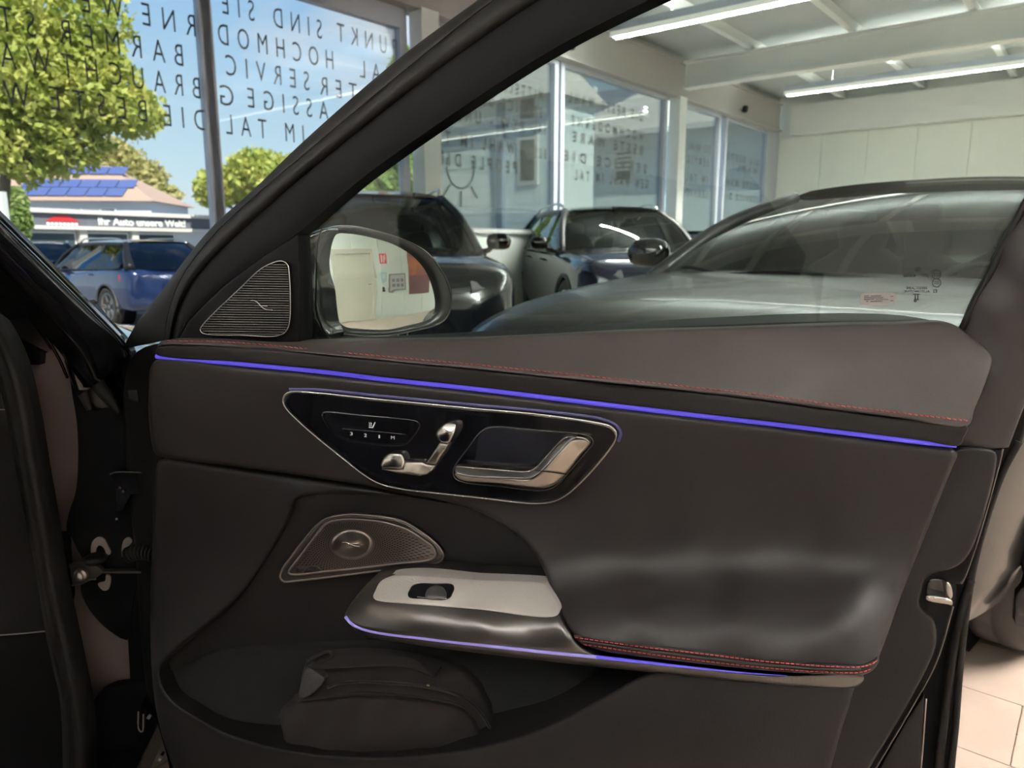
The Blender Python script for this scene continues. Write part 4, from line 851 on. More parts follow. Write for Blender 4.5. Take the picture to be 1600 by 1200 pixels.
# check strap
cs = slab('check_strap', [(108, 884), (112, 882), (130, 880), (142, 884), (152, 886), (160, 893), (246, 892), (246, 896), (160, 896), (146, 906), (132, 910), (114, 915), (112, 908)], B, .034, .012, M['steel'], False, bev=.001)
Mx = Matrix.Translation(B(125, 899, .05)) @ Matrix.Rotation(math.pi/2, 4, 'X')
MB().lathe([(.011, -.006), (.011, .0), (.008, .003), (.008, .006), (.005, .009), (.001, .010)], 20, Mx).build('strap_bolt', M['steel'], cs, autos=40)
for pts in ([(108, 883), (130, 879.5), (143, 884), (152, 886)], [(112, 915), (128, 912), (140, 906), (150, 905)]): line('strap_edge', pts, B, .040, .0014, M['steel'], 20, parent=cs)
MB().lathe([(.016, -.008), (.021, .0), (.012, .006)], 20, Matrix.Translation(B(148, 872, .03))).build('strap_boot', M['rubber'], cs, smooth=True)
# ribbed cable boot between post and door
k = 0
bt = MB(); P = catmull(np.array([(200, 868, 30), (214, 862, 34), (230, 862, 38), (252, 866, 44)], float), 66)
bt.tube([B(p[0], p[1], p[2]/1000) for p in P], [.012+.0028*math.sin(i*.92)+.002*(i/66) for i in range(66)], 14).build('cable_boot', M['rubber'], car, smooth=True)
slab('door_stop', [(198, 609), (238, 607), (248, 610), (248, 631), (210, 629), (200, 624)], B, .05, .03, M['rubber'], False, bev=.002)
line('cable', [(225, 668), (227, 680), (230, 692), (231, 698)], B, .045, .0022, M['darkmetal'], 14)
line('wiper_arm', [(88, 492), (94, 500), (97, 508)], B, .1, .0012, M['steel'], 10)
# sill, floor edge and outer flank so that the body stands on the ground
b = MB()
for (f0, f1, r0, r1, z0, z1) in ((-1.2, -.02, -.9, -.06, .14, .19),):
    c = [np.array([-.62, 1.22, 0])-CB+AF*ff+AR*rr_+np.array([0, 0, zz]) for zz in (z0, z1) for ff, rr_ in ((f0, r0), (f1, r0), (f1, r1), (f0, r1))]
    b.add([tuple(q) for q in c], [(0, 3, 2, 1), (4, 5, 6, 7), (0, 1, 5, 4), (1, 2, 6, 5), (2, 3, 7, 6), (3, 0, 4, 7)])
b.build('sill', M['paint'], car)
b = MB(); c = [np.array([-.62, 1.22, 0])-CB+AF*ff+AR*rr_+np.array([0, 0, zz]) for zz in (.25, .80) for ff, rr_ in ((.1, -1.0), (1.5, -1.0), (1.5, -.02), (.1, -.02))]
b.add([tuple(q) for q in c], [(0, 3, 2, 1), (4, 5, 6, 7), (0, 1, 5, 4), (1, 2, 6, 5), (2, 3, 7, 6), (3, 0, 4, 7)]).build('front_body', M['paint'], car)
wp = np.array([-.62, 1.22, 0])-CB+AF*.95+AR*(-.12)
Mx = Matrix.Translation((wp[0], wp[1], .34)) @ Matrix.Rotation(-AFz, 4, 'Z') @ Matrix.Rotation(math.pi/2, 4, 'Y')
MB().lathe([(.20, -.1), (.32, -.11), (.34, -.08), (.34, .08), (.32, .11), (.20, .1)], 32, Mx).build('wheel', M['rubber'], car, smooth=True)
# the rest of our car behind the door opening: it shades the door and shows in its gloss panel
def A3(f_, r_, z_): p = np.array([-.62, 1.22, 0])-CB+AF*f_+AR*r_; return (p[0], p[1], z_)
def loftsec(name, rows, m, closed=True, cap=True, parent=None):
    mb = MB().grid(rows, closed); k_ = len(rows[0])
    if cap: mb.f += [tuple(range(k_)), tuple(len(mb.v)-k_+q for q in range(k_))]
    return mb.build(name, m, parent or car, smooth=True, autos=50)
rows = []
for f_ in np.linspace(-.78, -2.75, 12):
    u = (f_+.78)/-1.97; z_ = 1.385+.05*math.sin(math.pi*(.12+.8*u)); rows.append([A3(f_, r_, z_-.07*((r_+.92)/.70)**4) for r_ in np.linspace(-1.62, -.22, 13)]+[A3(f_, r_, z_-.05-.07*((r_+.92)/.70)**4) for r_ in np.linspace(-.22, -1.62, 13)])
loftsec('roof', rows, M['paint'])
for s_, (r0, r1) in enumerate(((-.03, -.20), (-1.85, -1.66))):
    sg = 1 if s_ == 0 else -1; rows = []
    for f_ in (-1.16, -1.6, -2.2, -2.9, -3.5, -3.9):
        w_ = -.0 if f_ > -3.3 else (-.06 if f_ > -3.7 else -.2)
        rows.append([A3(f_, r0+sg*(w_+d_), z_) for z_, d_ in ((.20, -.06), (.35, 0), (.6, .02), (.82, .0), (.95, -.04), (.97, -.10))]+[A3(f_, r0-sg*.16, .95), A3(f_, r0-sg*.18, .20)])
    loftsec('rear_side', rows, M['paint'])
MB().beam(A3(-1.17, -.10, .93), A3(-1.24, -.26, 1.38), .12, .06, up=tuple(AR)).build('b_pillar', M['plastic'], car)
MB().beam(A3(-2.75, -.25, 1.37), A3(-3.35, -.16, .97), .2, .08, up=tuple(AR)).build('c_pillar', M['paint'], car)
rows = [[A3(f_, -.07-(.18*(z_-.96)/.40), z_) for f_ in np.linspace(-1.22, -2.95, 8)] for z_ in (.96, 1.1, 1.24, 1.36)]
MB().grid(rows).build('rear_side_window', M['cardark'], car, smooth=True)
for r_ in (-.52, -1.32):
    rows = []
    for z_, f_, hw, dp in ((.45, -.98, .25, .10), (.55, -1.0, .27, .11), (.80, -1.06, .26, .10), (1.0, -1.13, .21, .08), (1.07, -1.16, .14, .05)):
        rows.append([A3(f_+dp*math.cos(a), r_+hw*math.copysign(abs(math.sin(a))**.6, math.sin(a)), z_) for a in np.linspace(0, 2*math.pi, 20, endpoint=False)])
    st_ = loftsec('front_seat', rows, M['seatm0'] if 'seatm0' in M else M['leather'])
    rows = [[A3(-1.17+.055*k_*math.cos(a), r_+.14*k_*math.copysign(abs(math.sin(a))**.7, math.sin(a)), z_) for a in np.linspace(0, 2*math.pi, 16, endpoint=False)] for z_, k_ in ((1.06, .6), (1.10, .95), (1.20, 1.0), (1.25, .6))]
    loftsec('headrest', rows, M['leather'], parent=st_)
    rows = [[A3(f_, r_+hw*math.sin(a), .40+h_*math.cos(a)) for a in np.linspace(0, 2*math.pi, 16, endpoint=False)] for f_, hw, h_ in ((-1.0, .26, .09), (-.7, .27, .10), (-.5, .26, .11), (-.44, .22, .07))]
    loftsec('seat_cushion', rows, M['leather'], parent=st_)
b = MB(); c = [A3(f_, r_, z_) for z_ in (.14, .19) for f_, r_ in ((-3.8, -1.7), (-.02, -1.7), (-.02, -.2), (-3.8, -.2))]
b.add(c, [(0, 3, 2, 1), (4, 5, 6, 7), (0, 1, 5, 4), (1, 2, 6, 5), (2, 3, 7, 6), (3, 0, 4, 7)]).build('floor_pan', M['carpet'], car)
rows = [[A3(f_, r_, z_) for r_ in np.linspace(-1.65, -.20, 6)] for f_, z_ in ((-2.1, .42), (-2.5, .48), (-2.62, .62), (-2.85, 1.0), (-2.95, 1.0), (-2.95, .3))]
MB().grid(rows).build('rear_bench', M['leather'], car, smooth=True)
for f_ in (-2.98,):
    for r_ in (-.14, -1.74):
        Mx = Matrix.Translation(A3(f_, r_, .345)) @ Matrix.Rotation(-AFz, 4, 'Z') @ Matrix.Rotation(math.pi/2, 4, 'Y')
        MB().lathe([(.20, -.1), (.32, -.11), (.345, -.08), (.345, .08), (.32, .11), (.20, .1)], 32, Mx).build('wheel', M['rubber'], car, smooth=True)
# windscreen, dashboard and bonnet
rows = []
for q in PILROWS[4::5]:
    r = []
    for u in np.linspace(0, 1, 9): r.append(tuple(q-AR*(.04+(1.62-.25*(q[2]-.95)*2)*u)+AF*(.20*math.sin(math.pi*u)+.02)))
    rows.append(r)
MB().grid(rows).build('windscreen', M['carglass'], car, smooth=True)
rows = [[A3(f_+.10*math.sin(math.pi*(r_+.30)/-1.3), r_, z_) for r_ in np.linspace(-.30, -1.60, 10)] for f_, z_ in ((.25, .90), (.05, .955), (-.15, .97), (-.24, .94), (-.28, .86), (-.22, .74), (-.10, .60))]
MB().grid(rows).build('dashboard', M['leather_low'], car, smooth=True)
MB().tube([A3(-.40-.06*math.sin(a), -1.30+.185*math.cos(a), .86+.175*math.sin(a)) for a in np.linspace(0, 2*math.pi, 26, endpoint=False)], .014, 8, True, up=tuple(AF)).build('steering_wheel', M['leather'], car, smooth=True)
rows = [[A3(f_, r_, z_+.03*(1-((r_+.92)/.85)**2)-.10*abs((r_+.92)/.85)**8) for r_ in np.linspace(-1.78, -.08, 15)] for f_, z_ in ((.16, .925), (.45, .91), (.8, .885), (1.15, .84), (1.45, .76), (1.62, .62))]
MB().grid(rows).build('bonnet', M['paint'], car, smooth=True)
# ================================================================== THE OTHER CARS
M['tyre'] = mat('tyre', (.035, .030, .027), .75, bump=(60, .4, 2))
M['alloy'] = mat('alloy', (.42, .40, .38), .3, 1.0)
M['seatm'] = mat('seat_black', (.022, .021, .021), .6)
M['dash'] = mat('dash_black', (.02, .02, .021), .6)
M['head'] = mat('headlamp', (.30, .30, .32), .10, .4, coat=1.0)
M['tail'] = mat('tail_lamp', (.35, .01, .015), .15, coat=1.0)
M['archm'] = mat('arch_plastic', (.05, .05, .05), .6)
M['pillarm'] = mat('dark_pillar', (.012, .012, .013), .35, spec=.3)
def paint(name, col, metal=.3): return mat(name, col, .16, metal, coat=1.0)
SUV = dict(L0=.86, wb=2.89, wr=.365, hw=.945, H=1.64,
  st=[(.875, .50, .36, .52, .66, .70), (.84, .70, .27, .52, .78, .83), (.70, .85, .23, .56, .90, .945), (.42, .925, .24, .60, .96, 1.02), (0, .942, .26, .60, 1.00, 1.06), (-.40, .945, .26, .60, 1.02, 1.09), (-.62, .945, .26, .60, 1.03, 1.06), (-1.3, .945, .26, .60, 1.04, 1.02), (-2.3, .945, .26, .60, 1.07, 1.04), (-3.0, .94, .26, .60, 1.10, 1.08), (-3.45, .92, .28, .62, 1.10, 1.10), (-3.70, .87, .34, .66, 1.06, 1.08), (-3.78, .74, .42, .70, .98, 1.00)],
  cowl=(-.46, .80, 1.07), top=(-1.28, .62, 1.55), rtop=(-3.18, .60, 1.56), rbot=(-3.66, .74, 1.08), roofz=1.62, belt=.90, bz=(1.03, 1.10), bp=[-1.42, -2.42, -3.05], rails=True)
SED = dict(L0=.84, wb=2.96, wr=.345, hw=.935, H=1.46,
  st=[(.855, .50, .30, .46, .58, .62), (.82, .72, .22, .46, .68, .72), (.66, .86, .20, .50, .79, .82), (.38, .92, .20, .54, .87, .91), (0, .935, .21, .56, .92, .965), (-.40, .935, .22, .56, .945, 1.0), (-.66, .935, .22, .56, .955, .985), (-1.3, .935, .22, .56, .965, .94), (-2.3, .935, .22, .56, .985, .96), (-3.1, .93, .22, .56, 1.0, 1.0), (-3.5, .91, .24, .58, .99, 1.04), (-3.9, .86, .28, .60, .95, 1.03), (-4.05, .72, .36, .64, .86, .92)],
  cowl=(-.50, .80, .985), top=(-1.42, .60, 1.35), rtop=(-2.75, .57, 1.365), rbot=(-3.45, .66, 1.03), roofz=1.41, belt=.885, bz=(.955, 1.0), bp=[-1.55, -2.55, -3.02], rails=False)
def section(s):
    x, w_, zb, zm, zs, zt = s
    pts = [(0, zb), (.55*w_, zb), (.86*w_, zb+.01), (.96*w_, zb+.07), (.99*w_, (zb+zm)/2), (w_, zm), (.985*w_, zs-.14), (.965*w_, zs-.05), (.92*w_, zs), (.82*w_, zs+.55*(zt-zs)), (.66*w_, zs+.85*(zt-zs)), (.4*w_, zt), (0, zt+.008)]
    return [(x, y, z) for y, z in pts]
CUT = {}
def car_body_mesh(K):
    key = id(K)
    if key in CUT: return CUT[key]
    S_ = np.array([section(s) for s in K['st']])                       # stations x points x 3
    n = 70; full = np.stack([catmull(S_[:, j], n) if j else np.c_[np.interp(np.linspace(0, 1, n), [0, 1], [0, 1]), np.zeros(n), np.zeros(n)] for j in range(S_.shape[1])], 1)
    # even in x for all strands
    xs = np.concatenate([np.linspace(S_[0, 0, 0], .3, 16), np.linspace(.25, S_[-1, 0, 0], 60)])
    full = np.zeros((len(xs), S_.shape[1], 3))
    for j in range(S_.shape[1]):
        c = catmull(S_[:, j], 400)
        o_ = np.argsort(c[:, 0]); full[:, j, 0] = xs
        for a in (1, 2): full[:, j, a] = np.interp(xs, c[o_, 0], c[o_, a])
    rows = []
    for r in full:
        half = [tuple(p) for p in r]; rows.append(half+[(p[0], -p[1], p[2]) for p in half[-2:0:-1]])
    mb = MB().grid(rows, True); k = len(rows[0]); mb.f += [tuple(range(k)), tuple(len(mb.v)-k+q for q in range(k))]
    o = mb.build('tmp', None, None)
    cut = MB()
    for ax in (0, -K['wb']):
        for s in (-1, 1):
            Mx = Matrix.Translation((ax, s*.82, K['wr'])) @ Matrix.Rotation(math.pi/2, 4, 'X'); cut.lathe([(K['wr']+.055, -.24), (K['wr']+.055, .24)], 36, Mx)
    co = cut.build('tmpc', None, None)
    md = o.modifiers.new('b', 'BOOLEAN'); md.operation = 'DIFFERENCE'; md.object = co; md.solver = 'EXACT'
    dg = bpy.context.evaluated_depsgraph_get(); me = bpy.data.meshes.new_from_object(o.evaluated_get(dg))
    bpy.data.objects.remove(o); bpy.data.objects.remove(co)
    me.polygons.foreach_set('use_smooth', [True]*len(me.polygons)); me.set_sharp_from_angle(angle=math.radians(38))
    CUT[key] = me; return me
def wheel_parts(K, parent, ax, s, detail=True):
    Mx = Matrix.Translation((ax, s*(K['hw']-.125), K['wr'])) @ Matrix.Rotation(-s*math.pi/2, 4, 'X'); r = K['wr']
    t = MB().lathe([(r*.70, -.10), (r*.93, -.115), (r*.985, -.10), (r, -.07), (r, -.035), (r*.985, -.03), (r, -.025), (r, .025), (r*.985, .03), (r, .035), (r, .07), (r*.985, .10), (r*.93, .115), (r*.72, .105), (r*.68, .08)], 40, Mx).build('wheel', M['tyre'], parent, smooth=True)
    b_ = MB().lathe([(r*.71, .06), (r*.71, .105), (r*.675, .108), (r*.66, .07), (r*.60, .0), (.03, -.0)], 40, Mx)
    b_.lathe([(.07, .0), (.065, .075), (.03, .082)], 16, Mx)
    for i in range(5):
        for d_ in (-.13, .13):
            a = 2*math.pi*i/5; p0 = (math.cos(a+d_*1.3)*.05, math.sin(a+d_*1.3)*.05, .06); p1 = (math.cos(a+d_)*r*.67, math.sin(a+d_)*r*.67, .085)
            q = MB().beam(p0, p1, .028, .03); b_.add([tuple(Mx @ Vector(v_)) for v_ in q.v], q.f)
    b_.build('rim', M['alloy'], t, autos=40)
def car_glass_patch(c0, c1, b0, b1, nu=12, nv=8):
    """curved screen between a lower and an upper edge: (x, half width, z), bulge of each edge"""
    rows = []
    for i in range(nv+1):
        v_ = i/nv; r = []
        for j in range(nu+1):
            u = -1+2*j/nu; hw = c0[1]*(1-v_)+c1[1]*v_; bu = b0*(1-v_)+b1*v_
            r.append((c0[0]*(1-v_)+c1[0]*v_+bu*(1-u*u)+.05*math.sin(math.pi*v_)*np.sign(b0), u*hw, c0[2]*(1-v_)+c1[2]*v_+.03*math.sin(math.pi*v_)+.02*(1-u*u)*v_))
        rows.append(r)
    return rows
def make_car(name, label, K, col, loc, fwd, group='parked cars', rear_dark=True, screen='carglass', inside=True, z0=0.0):
    rz = math.atan2(fwd[1], fwd[0]); C = thing(name, label, 'car', (loc[0], loc[1], z0), rz, group)
    bm_ = car_body_mesh(K).copy(); bm_.materials.clear(); bm_.materials.append(col)
    body = link(bpy.data.objects.new('body', bm_), C)
    cw, tp, rt, rb = K['cowl'], K['top'], K['rtop'], K['rbot']
    ws = car_glass_patch((cw[0], cw[1], cw[2]-.02), tp, .20, .07); MB().grid(ws).build('windscreen', M[screen], C, smooth=True)
    rs = car_glass_patch((rb[0], rb[1], rb[2]-.01), rt, -.14, -.05); MB().grid(rs).build('rear_window', M['cardark' if rear_dark else screen], C, smooth=True)
    # roof skin
    rows = []
    for i in range(13):
        u = i/12; x = tp[0]*(1-u)+rt[0]*u; hw = (tp[1]*(1-u)+rt[1]*u)+.04*math.sin(math.pi*u); z = tp[2]*(1-u)+rt[2]*u
        cr_ = (K['roofz']-z)*math.sin(math.pi*min(1, .12+.8*u))**.7
        rows.append([(x+(.07*(1-u)-.05*u)*(1-s*s), s*hw, z+.01+cr_*(1-abs(s)**2.6)+(.012 if abs(s) < .98 else 0)) for s in np.linspace(-1, 1, 15)])
    rf = MB().grid(rows); rf.grid([[(p[0], p[1], p[2]-.03) for p in r] for r in rows]); rf.build('roof', col, C, smooth=True)
    bz0, bz1 = K['bz']; bp_ = K['bp']
    def belt(x): return bz0+(bz1-bz0)*min(1, max(0, (x+.5)/(rb[0]+.5)))
    def rail(x):
        u = min(1, max(0, (tp[0]-x)/(tp[0]-rt[0]))); return (tp[1]*(1-u)+rt[1]*u)+.04*math.sin(math.pi*u)+.012, tp[2]*(1-u)+rt[2]*u-.022+(K['roofz']-1.0-(tp[2]-1.0))*.25*math.sin(math.pi*u)
    for s in (-1, 1):
        # pillars, rail
        pl = MB()
        A = [(cw[0]-.02, s*(cw[1]+.045), cw[2]-.03), ((cw[0]+tp[0])/2, s*(cw[1]*.5+tp[1]*.5+.04), (cw[2]+tp[2])/2+.035), (tp[0], s*(tp[1]+.01), tp[2])]
        pl.tube(catmull(A, 10), .042, 8, sx=1.0, sy=.8)
        xs = np.linspace(tp[0], rt[0], 14); pl.tube([(x, s*rail(x)[0], rail(x)[1]) for x in xs], .038, 8)
        Cc = [(rt[0], s*rt[1], rt[2]), ((rt[0]*.5+rb[0]*.5), s*(rt[1]*.5+rb[1]*.5+.05), (rt[2]+rb[2])/2+.02), (rb[0], s*(rb[1]+.06), rb[2])]
        pl.tube(catmull(Cc, 10), [.05+.05*q/9 for q in range(10)], 8)
        x = bp_[1]
        pl.build('pillar', M['pillarm'], C, smooth=True)
        for x in bp_[:2]:
            yb, zb_ = K['belt'], belt(x); yt, zt_ = rail(x-.06)
            MB().beam((x, s*yb, zb_-.02), (x-.06, s*yt, zt_), .09, .03, up=(0, s, 0)).build('door_pillar', M['dash'], C)
        # panes
        fr = [cw[0]-.12, bp_[0], bp_[1], (bp_[2]*.4+rb[0]*.6)]
        for q in range(3):
            x0, x1 = fr[q], fr[q+1]; rows = []
            for x in np.linspace(x0, x1, 8):
                yb, zb_ = K['belt'], belt(x); xt = min(max(x-.10, rt[0]+.02), 9)
                if x > tp[0]:
                    u = (x-tp[0])/(cw[0]-tp[0]); yt = tp[1]+(cw[1]-tp[1])*u+.04; zt_ = tp[2]+(cw[2]-tp[2])*u; xt = x
                elif x < rt[0]+.05:
                    u = min(1, (rt[0]+.05-x)/(rt[0]-rb[0])); yt = rt[1]+(rb[1]-rt[1])*u+.06; zt_ = rt[2]+(rb[2]-rt[2])*u-.04; xt = x
                else: yt, zt_ = rail(xt)
                rows.append([(x*(1-v_)+xt*v_, s*(yb*(1-v_)+yt*v_+.02*math.sin(math.pi*v_)), zb_*(1-v_)+max(zt_, zb_+.01)*v_) for v_ in (0, .25, .5, .75, 1)])
            MB().grid(rows).build('side_window', M['cardark' if q and rear_dark else screen], C, smooth=True)
        # belt moulding, handles, mirrors
        MB().tube([(x, s*(K['belt']+.012), belt(x)) for x in np.linspace(cw[0]-.1, rb[0]+.1, 12)], .011, 6).build('belt_moulding', M['piano'], C, smooth=True)
        for x in (bp_[0]+.18, bp_[1]+.14):
            MB().tube([(x+.1, s*(K['hw']-.02), belt(x)-.10), (x+.07, s*(K['hw']+.015), belt(x)-.10), (x-.07, s*(K['hw']+.015), belt(x)-.10), (x-.1, s*(K['hw']-.02), belt(x)-.10)], .012, 6).build('door_handle', col, C, smooth=True)
        mx_, mz = cw[0]-.28, belt(cw[0]-.3)+.10
        mm_ = MB().tube(catmull([(mx_-.02, s*(K['belt']-.0), mz-.08), (mx_, s*(K['belt']+.07), mz-.07), (mx_, s*(K['belt']+.12), mz-.02)], 8), .024, 8)
        rings = []
        for u, k_ in ((-.11, .3), (-.10, .75), (-.05, .98), (0, 1.0), (.05, .98), (.09, .8), (.11, .3)):
            rings.append([(mx_+.07*math.cos(a)*k_+.02*k_, s*(K['belt']+.17+u), mz+.01+.075*math.sin(a)*k_) for a in np.linspace(0, 2*math.pi, 14, endpoint=False)])
        mm_.grid(rings, True); mm_.f += [tuple(len(mm_.v)-14+q for q in range(14))]; mm_.build('door_mirror', M['piano'], C, smooth=True)
        # lamps
        fx = K['L0']; hz = K['st'][2][4]-.10
        rows = [[(fx-.055-.34*v_**1.6-.03*abs(u), s*(.50+.36*v_-.015*u*0), hz+.06*v_+u*(.065-.03*v_)) for u in (-1, -.5, 0, .5, 1)] for v_ in np.linspace(0, 1, 9)]
        hl = MB().grid([[(p[0]+.045*(1-abs(i-2)/2.5)+.02, p[1]+s*.012, p[2]) for i, p in enumerate(r)] for r in rows]); hl.grid([[(p[0]-.09, p[1]-s*.05, p[2]) for p in r] for r in rows]); h_ = hl.build('headlamp', M['head'], C, smooth=True)
        for v_ in (.35, .6): MB().lathe([(.035, 0), (.042, .02), (.03, .03)], 14, Matrix.Translation((fx-.04-.34*v_**1.6, s*(.50+.36*v_), hz+.055*v_)) @ Matrix.Rotation(math.pi/2, 4, 'Y')).build('projector', M['piano'], h_, smooth=True)
        tx = K['st'][-1][0]; tz = K['st'][-2][4]-.14
        MB().grid([[(tx+.02+.32*v_**1.5, s*(.56+.36*v_), tz+u*.06) for u in (-1, 0, 1)] for v_ in np.linspace(0, 1, 7)]).build('tail_lamp', M['tail'], C, smooth=True)
        # arches
        for ax in (0, -K['wb']):
            rr_ = K['wr']+.058; MB().tube([(ax+rr_*math.cos(a), s*(K['hw']-.012), K['wr']+rr_*math.sin(a)) for a in np.linspace(-.3, math.pi+.3, 20)], .022, 6).build('wheel_arch', M['archm'] if K['rails'] else col, C, smooth=True)
            MB().lathe([(rr_-.01, -.1), (rr_-.01, .1), (.02, .1)], 30, Matrix.Translation((ax, s*.68, K['wr'])) @ Matrix.Rotation(s*math.pi/2, 4, 'X')).build('arch_liner', M['matte'], C)
            wheel_parts(K, C, ax, s)
        if K['rails']:
            MB().tube(catmull([(tp[0]-.05, s*(tp[1]+.0), K['roofz']-.045), (tp[0]-.22, s*(tp[1]+.02), K['roofz']+.02), (-2.2, s*(tp[1]+.03), K['roofz']+.035), (rt[0]+.15, s*(rt[1]+.02), K['roofz']+.01), (rt[0], s*rt[1], K['roofz']-.05)], 20), .017, 8).build('roof_rail', M['chrome'], C, smooth=True)
    # front: grille with slats, bumper intake
    fx = K['L0']; gz = K['st'][1][4]-.18
    g = MB().grid([[(fx-.05-.12*(y/.5)**2+.05, y, gz+u*(.12-.05*abs(y))) for y in np.linspace(-.44, .44, 13)] for u in (-1, -.5, 0, .5, 1)]); g_ = g.build('grille', M['matte'], C, smooth=True)
    for y in np.linspace(-.38, .38, 13): MB().tube([(fx-.12*(y/.5)**2+.012, y, gz-.10), (fx-.12*(y/.5)**2+.016, y, gz+.10)], .007, 5).build('grille_bar', M['chrome'], g_)
    MB().tube([(fx+.02+.01*math.cos(a)*0, .075*math.cos(a), gz+.075*math.sin(a)) for a in np.linspace(0, 2*math.pi, 24, endpoint=False)], .007, 6, True, up=(1, 0, 0)).build('emblem_ring', M['chrome'], g_)
    sb = MB()
    for a in (math.pi/2, math.pi*7/6, math.pi*11/6): sb.tube([(fx+.02, 0, gz), (fx+.02, .07*math.cos(a), gz+.07*math.sin(a))], [.011, .003], 5, up=(1, 0, 0))
    sb.build('emblem_star', M['chrome'], g_)
    MB().grid([[(fx-.02-.14*(y/.6)**2+.03, y, K['st'][1][2]+.07+u*.05) for y in np.linspace(-.6, .6, 13)] for u in (-1, 0, 1)]).build('air_intake', M['matte'], C, smooth=True)
    # bonnet shut line
    MB().tube(catmull([(cw[0]+.12, s_*.78, cw[2]-.045) for s_ in (-1,)]+[(cw[0]+.24, 0, cw[2]+.02)]+[(cw[0]+.12, .78, cw[2]-.045)], 16), .008, 6).build('scuttle', M['matte'], C, smooth=True)
    for yo in (-.35, .15): MB().tube(catmull([(cw[0]+.14, yo, cw[2]), (cw[0]+.06, yo-.25, cw[2]+.025), (cw[0]+.02, yo-.5+.2, cw[2]+.02)], 8), .008, 5).build('wiper', M['matte'], C)
    if inside:
        MB().grid([[(cw[0]-.12-.06*math.cos(y*1.5), y, cw[2]-.10), (cw[0]-.35, y, cw[2]-.02), (cw[0]-.52, y, cw[2]-.04), (cw[0]-.60, y, cw[2]-.14)] for y in np.linspace(-.78, .78, 9)]).build('dashboard', M['dash'], C, smooth=True)
        for s in (-1, 1):
            for x, hw, top_ in ((-1.62, .25, K['H']-.22), (-2.62, .24, K['H']-.26)):
                rings = []
                for z, k_, dx in ((K['bz'][0]-.22, 1.0, 0), (K['bz'][0]+.05, .96, -.05), (top_-.20, .80, -.12), (top_-.15, .5, -.13)):
                    rings.append([(x+dx+.07*math.cos(a), s*.37+hw*k_*math.copysign(abs(math.sin(a))**.6, math.sin(a)), z) for a in np.linspace(0, 2*math.pi, 16, endpoint=False)])
                sm = MB().grid(rings, True); sm.f.append(tuple(len(sm.v)-16+q for q in range(16)))
                st_ = sm.build('seat', M['seatm'], C, smooth=True)
                rings = []
                for z, k_ in ((top_-.17, .5), (top_-.14, .9), (top_-.06, 1.0), (top_-.01, .85), (top_, .4)):
                    rings.append([(x-.13+.05*k_*math.cos(a), s*.37+.135*k_*math.copysign(abs(math.sin(a))**.7, math.sin(a)), z) for a in np.linspace(0, 2*math.pi, 14, endpoint=False)])
                hm = MB().grid(rings, True); hm.f += [tuple(range(14)), tuple(len(hm.v)-14+q for q in range(14))]; hm.build('headrest', M['seatm'], st_, smooth=True)
        sc = Vector((-1.02, .37, K['bz'][0]-.10))
        MB().tube([(sc.x-.06*math.sin(a), sc.y+.185*math.cos(a), sc.z+.175*math.sin(a)) for a in np.linspace(0, 2*math.pi, 26, endpoint=False)], .013, 8, True, up=(1, 0, 0)).build('steering_wheel', M['archm'], C, smooth=True)
        MB().box((tp[0]+.09, -.13, tp[2]-.13), (tp[0]+.13, .13, tp[2]-.06)).tube([(tp[0]+.11, 0, tp[2]-.06), (tp[0]+.02, 0, tp[2]+.01)], .015, 6).build('inside_mirror', M['matte'], C)
    return C
P_BLACK = paint('gloss_black_paint', (.006, .007, .009), .0); P_GREY = mat('graphite_paint', (.010, .010, .010), .25, .1, coat=.22, spec=.25); P_BLUE = paint('blue_paint', (.012, .026, .085), .3); P_NAVY = paint('navy_paint', (.006, .012, .035), .3); P_LBLUE = paint('steel_blue_paint', (.06, .12, .25), .4)
ua = np.array([math.sin(A0), math.cos(A0)]); wa = np.array([math.cos(A0), -math.sin(A0)])
SA = math.radians(47); us = np.array([math.sin(SA), math.cos(SA)]); wsd = np.array([math.cos(SA), -math.sin(SA)])
ax = np.array([1.42, 1.93])-.81*wsd
make_car('sedan', 'dark graphite sedan parked beyond the open door, seen over its bonnet', SED, P_GREY, ax, -us, rear_dark=False)
def fw(az): a = math.radians(az); return np.array([-math.sin(a), -math.cos(a)])
make_car('suv', 'black off-road car right behind the door mirror, with roof rails and grille', SUV, P_BLACK, (-.98, 5.7), fw(-14))
make_car('suv', 'black off-road car with yellow lamp reflections, in front of the low window wall', SUV, P_NAVY, (1.50, 8.35), fw(-9))
make_car('compact_car', 'blue car far off by the corner, partly behind the graphite sedan', SED, P_LBLUE, (3.75, 13.2), fw(-9))
GZ = -.40
fwd = np.array([-.80, .60]); left = np.array([-fwd[1], fwd[0]])
rw = np.array([-7.7, 14.0])-.82*left; make_car('suv', 'dark blue off-road car parked outside in front of the glass', SUV, P_BLUE, rw+2.89*fwd, fwd, 'cars outside', z0=GZ)
fwd = np.array([-.55, .83]); make_car('estate_car', 'blue car outside with its rear window towards us, beyond the pillar', SUV, P_LBLUE, np.array([-13.4, 21.0])+2.9*fwd, fwd, 'cars outside', z0=GZ, inside=False)
# ================================================================== OUTSIDE
M['asphalt'] = mat('asphalt', (.22, .22, .22), .9, bump=(40, .4, 4))
b = MB(); b.box((-70, -10, GZ-.2), (60, 90, GZ)); gr = b.build('ground', M['asphalt']); tag(gr, kind='structure')
